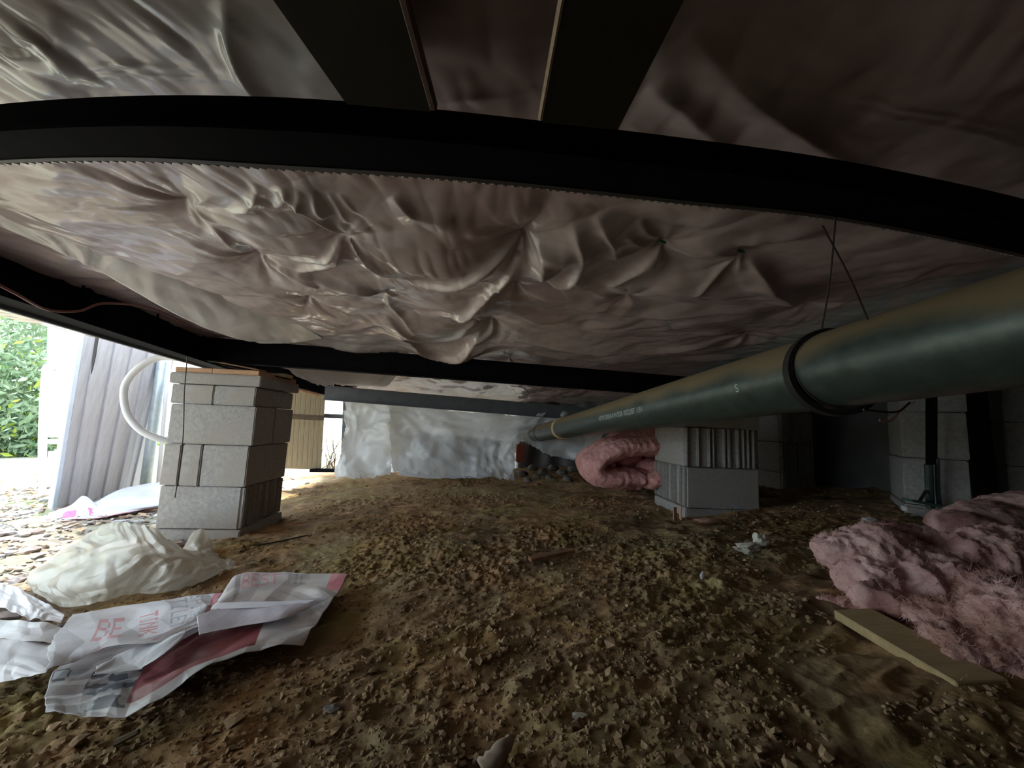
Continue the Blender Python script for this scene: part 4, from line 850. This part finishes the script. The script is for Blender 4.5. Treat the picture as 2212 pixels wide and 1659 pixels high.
# ------------------------------------------------------------------ pink insulation
def lump(name, balls, vox, amp, freq, m, parent=None, seed=0, fuzz=0, fl=.02, tint=(1, 1, 1), grime=.0, gc=(.45, .36, .33)):
    bm = bmesh.new()
    for c, s, yaw in balls:
        mt = Matrix.Translation(Vector(c)) @ Matrix.Rotation(yaw, 4, 'Z') @ Matrix.Diagonal((s[0], s[1], s[2], 1)); bmesh.ops.create_icosphere(bm, subdivisions=3, radius=1, matrix=mt)
    me = bpy.data.meshes.new('t'); bm.to_mesh(me); bm.free(); ob = bpy.data.objects.new('t', me); COL.objects.link(ob)
    md = ob.modifiers.new('r', 'REMESH'); md.mode = 'VOXEL'; md.voxel_size = vox; sm = ob.modifiers.new('s', 'SMOOTH'); sm.iterations = 4
    dg = bpy.context.evaluated_depsgraph_get(); m2 = bpy.data.meshes.new_from_object(ob.evaluated_get(dg)); bpy.data.objects.remove(ob)
    n = len(m2.vertices); co = np.zeros(n * 3); m2.vertices.foreach_get('co', co); co = co.reshape(-1, 3); no = np.zeros(n * 3); m2.vertices.foreach_get('normal', no); no = no.reshape(-1, 3)
    d = np.zeros(n); g = np.zeros(n)
    for i in range(n):
        v = Vector(co[i] + seed); w_ = v + mnoise.noise_vector(v * freq * .7) * .03
        d[i] = mnoise.fractal(w_ * freq, .9, 2.0, 4) + .8 * (.5 - abs(mnoise.noise(w_ * freq * 1.7))) + .45 * mnoise.noise(v * freq * 6) + .35 * mnoise.noise(v * freq * 13)
        g[i] = mnoise.noise(v * 9 + Vector((5, 5, 5))) + .5 * mnoise.noise(v * 25)
    co2 = co + no * (d * amp)[:, None]
    Fc = [tuple(p.vertices) for p in m2.polygons]; gg = np.clip((g + grime) * 2.2, 0, 1)[:, None]
    C = np.array(tint) * (1 - gg) + np.array(gc) * gg; C = C * (1 + .10 * g[:, None])
    o = mk(name, co2, Fc, m, parent, smooth=True, col=np.clip(C, 0, 1))
    if fuzz:
        r = np.random.default_rng(seed); idx = r.integers(0, n, fuzz); Vs = []; Fs = []; Cs = []
        for i in idx:
            p = co2[i]; t = no[i] + r.normal(0, .9, 3); t /= np.linalg.norm(t); L = fl * .6 * r.uniform(.3, 1); s = np.cross(t, r.normal(0, 1, 3)); s /= np.linalg.norm(s); s *= .0005; k = r.normal(0, .35, 3) * L
            o_ = len(Vs); Vs += [p - s, p + s, p + t * L * .5 + k * .4 + s * .7, p + t * L * .5 + k * .4 - s * .7, p + t * L + k, p + t * L + k + s * .3]; Fs += [(o_, o_ + 1, o_ + 2, o_ + 3), (o_ + 3, o_ + 2, o_ + 5, o_ + 4)]; Cs += [np.clip(C[i] * 1.1, 0, 1)] * 6
        f_ = mk('fibres', np.array(Vs), np.array(Fs), m, o, origin=None, col=np.array(Cs)) if parent is None else mk('fibres', np.array(Vs), np.array(Fs), m, parent, col=np.array(Cs)); f_['kind'] = 'stuff'
    return o
# right foreground heap
Lm = lambda px, py, h: G(px, py, h)
def bl3(px, py, d, s, yaw=0): return (W(px, py, d), s, yaw)
o = lump('insulation_batt', [bl3(1830, 1195, 1.02, (.07, .07, .045), 0), bl3(1905, 1200, 1.0, (.11, .10, .065), .2), bl3(1900, 1255, .95, (.09, .08, .06), .2), bl3(1990, 1250, .95, (.13, .12, .085), 0), bl3(2090, 1240, .95, (.14, .12, .085), 0), bl3(2200, 1230, .92, (.14, .12, .08), 0), bl3(1950, 1180, 1.06, (.10, .08, .05), 0), bl3(2320, 1250, .9, (.15, .14, .09), 0), bl3(1900, 1300, .88, (.04, .05, .03), .3)],
     .0065, .020, 9, M['pink'], seed=1, fuzz=9000, fl=.018, grime=-.02, gc=(.52, .42, .40)); tag(o, 'large fluffy pink insulation piece lying over the tan board at the right', 'insulation', 'pink insulation on the ground')
o = lump('insulation_batt', [bl3(2020, 1330, .80, (.05, .05, .03), 0), bl3(2045, 1385, .73, (.035, .04, .03), 0), bl3(2085, 1440, .69, (.04, .04, .03), 0), bl3(2130, 1490, .66, (.04, .04, .03), 0), bl3(2090, 1360, .76, (.07, .07, .05), 0), bl3(2150, 1420, .70, (.07, .07, .05), 0), bl3(2210, 1360, .70, (.08, .08, .08), 0), bl3(2200, 1480, .66, (.06, .07, .04), 0), bl3(2300, 1420, .66, (.09, .08, .08), 0), bl3(2180, 1300, .80, (.08, .08, .05), 0)],
     .0055, .018, 13, M['pink'], seed=2, fuzz=14000, fl=.028, grime=.05, gc=(.62, .55, .50)); tag(o, 'ragged pink insulation in the lower right corner in front of the board', 'insulation', 'pink insulation on the ground')
o = lump('insulation_batt', [bl3(2075, 1135, 1.22, (.06, .09, .04), 0), bl3(2140, 1125, 1.25, (.11, .10, .055), 0), bl3(2215, 1110, 1.3, (.13, .12, .07), 0), bl3(2320, 1110, 1.3, (.16, .12, .08), 0)],
     .009, .012, 8, M['pink'], seed=3, fuzz=1500, fl=.015, grime=0, gc=(.42, .34, .34)); tag(o, 'dull pink insulation hump at the right edge behind the large piece', 'insulation', 'pink insulation on the ground')
o = lump('insulation_scrap', [bl3(1795, 1298, .92, (.03, .012, .008), -.3), bl3(1835, 1305, .90, (.035, .015, .010), -.2), bl3(1875, 1315, .88, (.035, .02, .010), -.2)], .004, .006, 20, M['pink'], seed=4, fuzz=900, fl=.02, gc=(.8, .7, .65)); tag(o, 'thin wisp of pink insulation at the left tip of the tan board', 'insulation')
o = lump('insulation_scrap', [bl3(2060, 1490, .64, (.04, .03, .012), .2), bl3(2100, 1500, .63, (.04, .03, .012), .2)], .004, .006, 18, M['pink'], seed=5, fuzz=900, fl=.02, tint=(.9, .95, .85), gc=(.7, .65, .5)); tag(o, 'pale wisp of insulation below the tan board near the right corner', 'insulation')
# tan board
b0 = W(1842, 1325, .86); b1 = W(2125, 1485, .62)
V, Fc = beam(b0, b1, .085, .02, .002, upd=(-.1, -.75, 1)); tag(mk('tan_board', V, Fc, M['board']), 'short tan board half under the pink insulation at the lower right', 'board')
# curled batt beside pier 2
d0 = 2.35
def curl(path, rad, dy, yo=0): 
    P = crom([W(px, py, d0 + yo) for px, py in path], 60); return P
rt = thing('insulation_roll', G(1330, 1050), 'curled pink insulation batt on the ground left of the middle pier', 'insulation')
balls = []
for P, s in ((curl([(1480, 965), (1400, 962), (1330, 965), (1290, 985), (1272, 1008), (1300, 1028), (1370, 1030)], 0, 0), (.060, .20, .062)),):
    for p in P[::2]: balls.append((p, s, .1))
lump('batt', balls, .009, .012, 7, M['pink'], rt, seed=6, fuzz=900, fl=.014, tint=(1.0, .82, .84), gc=(.8, .62, .6))
balls = [(p + np.array([0, -.05, 0]), (.045, .18, .052), .1) for p in curl([(1385, 1030), (1430, 1022), (1500, 1020)], 0, 0)[::4]]
lump('batt', balls, .009, .012, 8, M['pink'], rt, seed=7, fuzz=500, fl=.014, tint=(1.0, .82, .8), gc=(.8, .62, .6))
balls = [(W(1345, 985, d0 + .06), (.10, .12, .06), .4), (W(1400, 1005, d0 + .05), (.09, .12, .05), .2), (W(1300, 1000, d0+.04), (.03, .12, .03), .4)]
lump('batt', balls, .008, .012, 9, M['pink'], rt, seed=8, fuzz=300, fl=.014, tint=(.95, .72, .72), gc=(.7, .5, .5))
balls = [(p, (.06, .15, .07), .1) for p in curl([(1335, 955), (1400, 945), (1470, 942)], 0, 0, .1)[::5]]
lump('batt', balls, .009, .010, 8, M['pink'], rt, seed=9, fuzz=300, fl=.014, tint=(1.0, .84, .86), gc=(.8, .62, .6))

# ------------------------------------------------------------------ small debris
def deb(name, px, py, r, seed, m, lab, cat, sc=(1, 1, .6), sink=.3, sub=2, amp=.5):
    c = G(px, py); c[2] = gz(c[0], c[1]) + r * sc[2] * (1 - sink); V, Fc = rock(c, r, seed, m, sc, sub, amp); return tag(mk(name, V, Fc, m), lab, cat)
cc = G(1190, 1212); V, Fc = beam(cc + [-.075, -.03, .012], cc + [.08, .03, .03], .03, .012, .002); tag(mk('wood_chip', V, Fc, M['chip']), 'dark brown splintered wood chip in the middle of the dirt', 'wood chip')
deb('foam_scrap', 1612, 1192, .035, 3, M['foam'], 'pale foam scrap in the dirt before the middle pier, left of its twin', 'scrap', (1.2, .8, .5), sub=3, amp=.8)
deb('foam_scrap', 1642, 1184, .028, 4, M['foam'], 'pale upright foam scrap in the dirt before the middle pier, right of its twin', 'scrap', (.8, .8, 1), sub=3, amp=.8)
deb('paper_scrap', 1518, 1252, .011, 5, M['paleStone'], 'tiny white scrap in the dirt centre right of the wood chip', 'scrap', (.6, .5, 1.3))
deb('pale_scrap', 1878, 1133, .020, 6, M['paleStone'], 'pale scrap on the dark ground between middle and right piers', 'scrap', (1.4, .8, .6))
deb('brown_clod', 1845, 1148, .018, 8, M['paleStone'], 'dull pale clod just left of the scrap between the piers', 'clod')
deb('pale_stone', 720, 1532, .013, 7, M['stone'], 'flat grey stone in the dirt below the printed sack', 'stone', (1.3, .8, .4))
deb('pale_chip', 1250, 1545, .008, 9, M['foam'], 'small yellowish chip in the foreground dirt', 'scrap', (1.6, .8, .4))
deb('torn_clump', 378, 1162, .045, 11, M['paleStone'], 'brownish white clump at the foot of the tall pier', 'scrap', (1, .8, .7), sub=3, amp=.8)
deb('dark_scrap', 452, 1150, .028, 12, mat('violet_scrap', (.18, .16, .24), (.6, .58, .68), .7, 20), 'dark and white crumpled scrap at the near corner of the tall pier', 'scrap', (1, .8, .8), sub=3, amp=.9)
deb('red_clod', 1080, 1175, .010, 13, M['chip'], 'tiny reddish clod left of the wood chip', 'clod')
for i, (px, py) in enumerate([(1458, 1110), (1470, 1108)]):
    c = G(px, py, .03); V, Fc = box(c, (.022, .004, .06), frame(.5 + i), .001); tag(mk('torn_tan_scrap', V, Fc, mat('orange_scrap%d' % i, (.62, .34, .24), (.70, .42, .30), .9)), ['torn orange scrap leaning at the foot of the middle pier', 'second torn orange scrap leaning on the middle pier corner'][i], 'scrap')
c = G(1530, 1125, .015); V, Fc = rock(c, .035, 5, None, (1.5, .6, .35), 2, .6); tag(mk('orange_scrap', V, Fc, mat('dull_orange', (.50, .30, .22), (.60, .38, .28), .9)), 'dull orange scrap lying before the middle pier', 'scrap')
V, Fc = tube([G(478, 1190, .006), G(540, 1180, .008), G(600, 1170, .006), G(665, 1156, .006)], .0035, 30, 6); tag(mk('ground_wire', V, Fc, M['wire']), 'thin dark wire lying on the dirt right of the tall pier', 'wire')
V, Fc = tube([G(250, 1605, .02), G(300, 1580, .03)], [.006, .004], 6, 6); tag(mk('stick', V, Fc, M['twig']), 'short stick in the dark foreground below the sack', 'stick')
c = W(1350, 626, 1.30)
for i, (px, py, hh) in enumerate([(1430, 521, 0), (1600, 541, 0), (1352, 624, 0)]):
    q = onZ(px, py, ZC - .012); j = (np.argmin(abs(cx - q[0])), np.argmin(abs(cy - q[1]))); q = onZ(px, py, ceilZ[j]-.002); V, Fc = box(q - [0, 0, .002], (.018, .008, .005), frame(.4), .001); tag(mk('tape_scrap', V, Fc, M['green']), ['green tack scrap in the ceiling fold nearest the crossmember', 'green tack scrap in the ceiling right of the first one', 'green tack scrap in the ceiling farthest from the crossmember'][i], 'tack')

V, Fc = tube([G(1045, 1668, .0), G(1075, 1632, .012), G(1098, 1604, .016), G(1106, 1596, .006)], [.016, .014, .008, .003], 16, 8); V = V + np.random.default_rng(3).normal(0, .0012, V.shape)
tag(mk('root', V, Fc, mat('pale_root', (.30, .24, .17), (.46, .38, .29), .9, 30, bump=.001), smooth=True), 'pale root stub poking out of the dirt at the bottom edge', 'root')
# clods and crumbs strewn over the dirt (uncountable)
def crumbs(name, n, rmin, rmax, m, fx, seed, sub=1, colf=None, flat=.65):
    r = np.random.default_rng(seed); bm = bmesh.new(); bmesh.ops.create_icosphere(bm, subdivisions=sub, radius=1); B, Fb = bm_np(bm); Fb = np.array(Fb); nb = len(B)
    P = fx(r, n); n = len(P); rad = rmin * (rmax / rmin) ** (r.random(n) ** 2.2)
    z_ = ground0(P[:, 0], P[:, 1]) + ground_detail(P[:, 0], P[:, 1])
    Vv = np.empty((n, nb, 3))
    for i in range(n):
        q = B * (1 + r.normal(0, .34, (nb, 1))) * (rad[i] * np.array([r.uniform(.7, 1.4), r.uniform(.7, 1.3), flat])); a_ = r.uniform(0, 6.28); c_, s_ = math.cos(a_), math.sin(a_)
        Vv[i] = q @ np.array([[c_, s_, 0], [-s_, c_, 0], [0, 0, 1]]) + [P[i, 0], P[i, 1], z_[i] + rad[i] * .25]
    Fa = (Fb[None] + (np.arange(n) * nb)[:, None, None]).reshape(-1, 3)
    col = None
    if colf: col = np.repeat(colf(r, n), nb, 0)
    return mk(name, Vv.reshape(-1, 3), Fa, m, origin=(0, 0, 0), col=col)
def fx_in(r, n):
    d = .5 * (4.2 / .5) ** (r.random(n) ** 1.0); a_ = r.uniform(-.95, .95, n); P = np.c_[d * np.tan(a_) * .9, d]; P = P[(P[:, 0] > -1.7) & (P[:, 0] < 2.3)]; m_ = vn(P[:, 0], P[:, 1], 3.1, 77) > -.45; return P[m_]
tag(crumbs('dirt_crumbs', 26000, .0014, .0065, M['clod'], fx_in, 1, sub=1, flat=.7), 'crumbs of brown dirt strewn over the crawl space ground', 'dirt', kind='stuff')
tag(crumbs('dirt_clods', 900, .005, .014, M['clod'], fx_in, 2), 'brown clods of dirt lying over the crawl space ground', 'dirt', kind='stuff')
def fx_left(r, n): return (lambda P: P[(P[:, 0] < -1.25 - .35 * np.clip(P[:, 1] - 1.2, -1, 3) + .25 * vn(P[:, 0], P[:, 1], 3, 8))])(np.c_[r.uniform(-3.8, -.8, n), r.uniform(.6, 3.4, n)])
M['litt'] = mat('gravel_litter', (.42, .42, .44), (.68, .68, .70), .85, 20, attr=True)
def gcol(r, n):
    base_ = np.array([[.78, .75, .78], [.62, .56, .52], [.46, .36, .32], [.80, .78, .74], [.55, .40, .30]]); return base_[r.integers(0, 5, n)] * r.uniform(.8, 1.1, (n, 1))
tag(crumbs('gravel', 5000, .008, .030, M['litt'], fx_left, 3, colf=gcol, flat=.5), 'pale gravel and chips on the bright ground at the left opening', 'gravel', kind='stuff')
# dry leaves
r = np.random.default_rng(5); Vs, Fs, Cs = [], [], []
for i in range(900):
    y = r.uniform(.8, 4.2); x = r.uniform(-4.5, -1.25 - .3 * (y - 1.2)); z_ = gz(x, y) + .012; a_ = r.uniform(0, 6.28); s = r.uniform(.02, .045); u = np.array([math.cos(a_), math.sin(a_), r.normal(0, .25)]); v = np.array([-math.sin(a_), math.cos(a_), r.normal(0, .25)]) * .5; p = np.array([x, y, z_]); o_ = len(Vs)
    Vs += [p - u * s, p + v * s + [0, 0, .006], p + u * s, p - v * s + [0, 0, .006]]; Fs.append((o_, o_ + 1, o_ + 2, o_ + 3)); c_ = [(.62, .40, .26), (.78, .62, .45), (.8, .74, .66), (.5, .32, .24)][r.integers(4)]; Cs += [c_] * 4
tag(mk('dry_leaves', np.array(Vs), np.array(Fs), M['litter'], origin=(0, 0, 0), col=np.array(Cs)), 'dry tan leaves strewn at the left opening', 'leaves', kind='stuff')
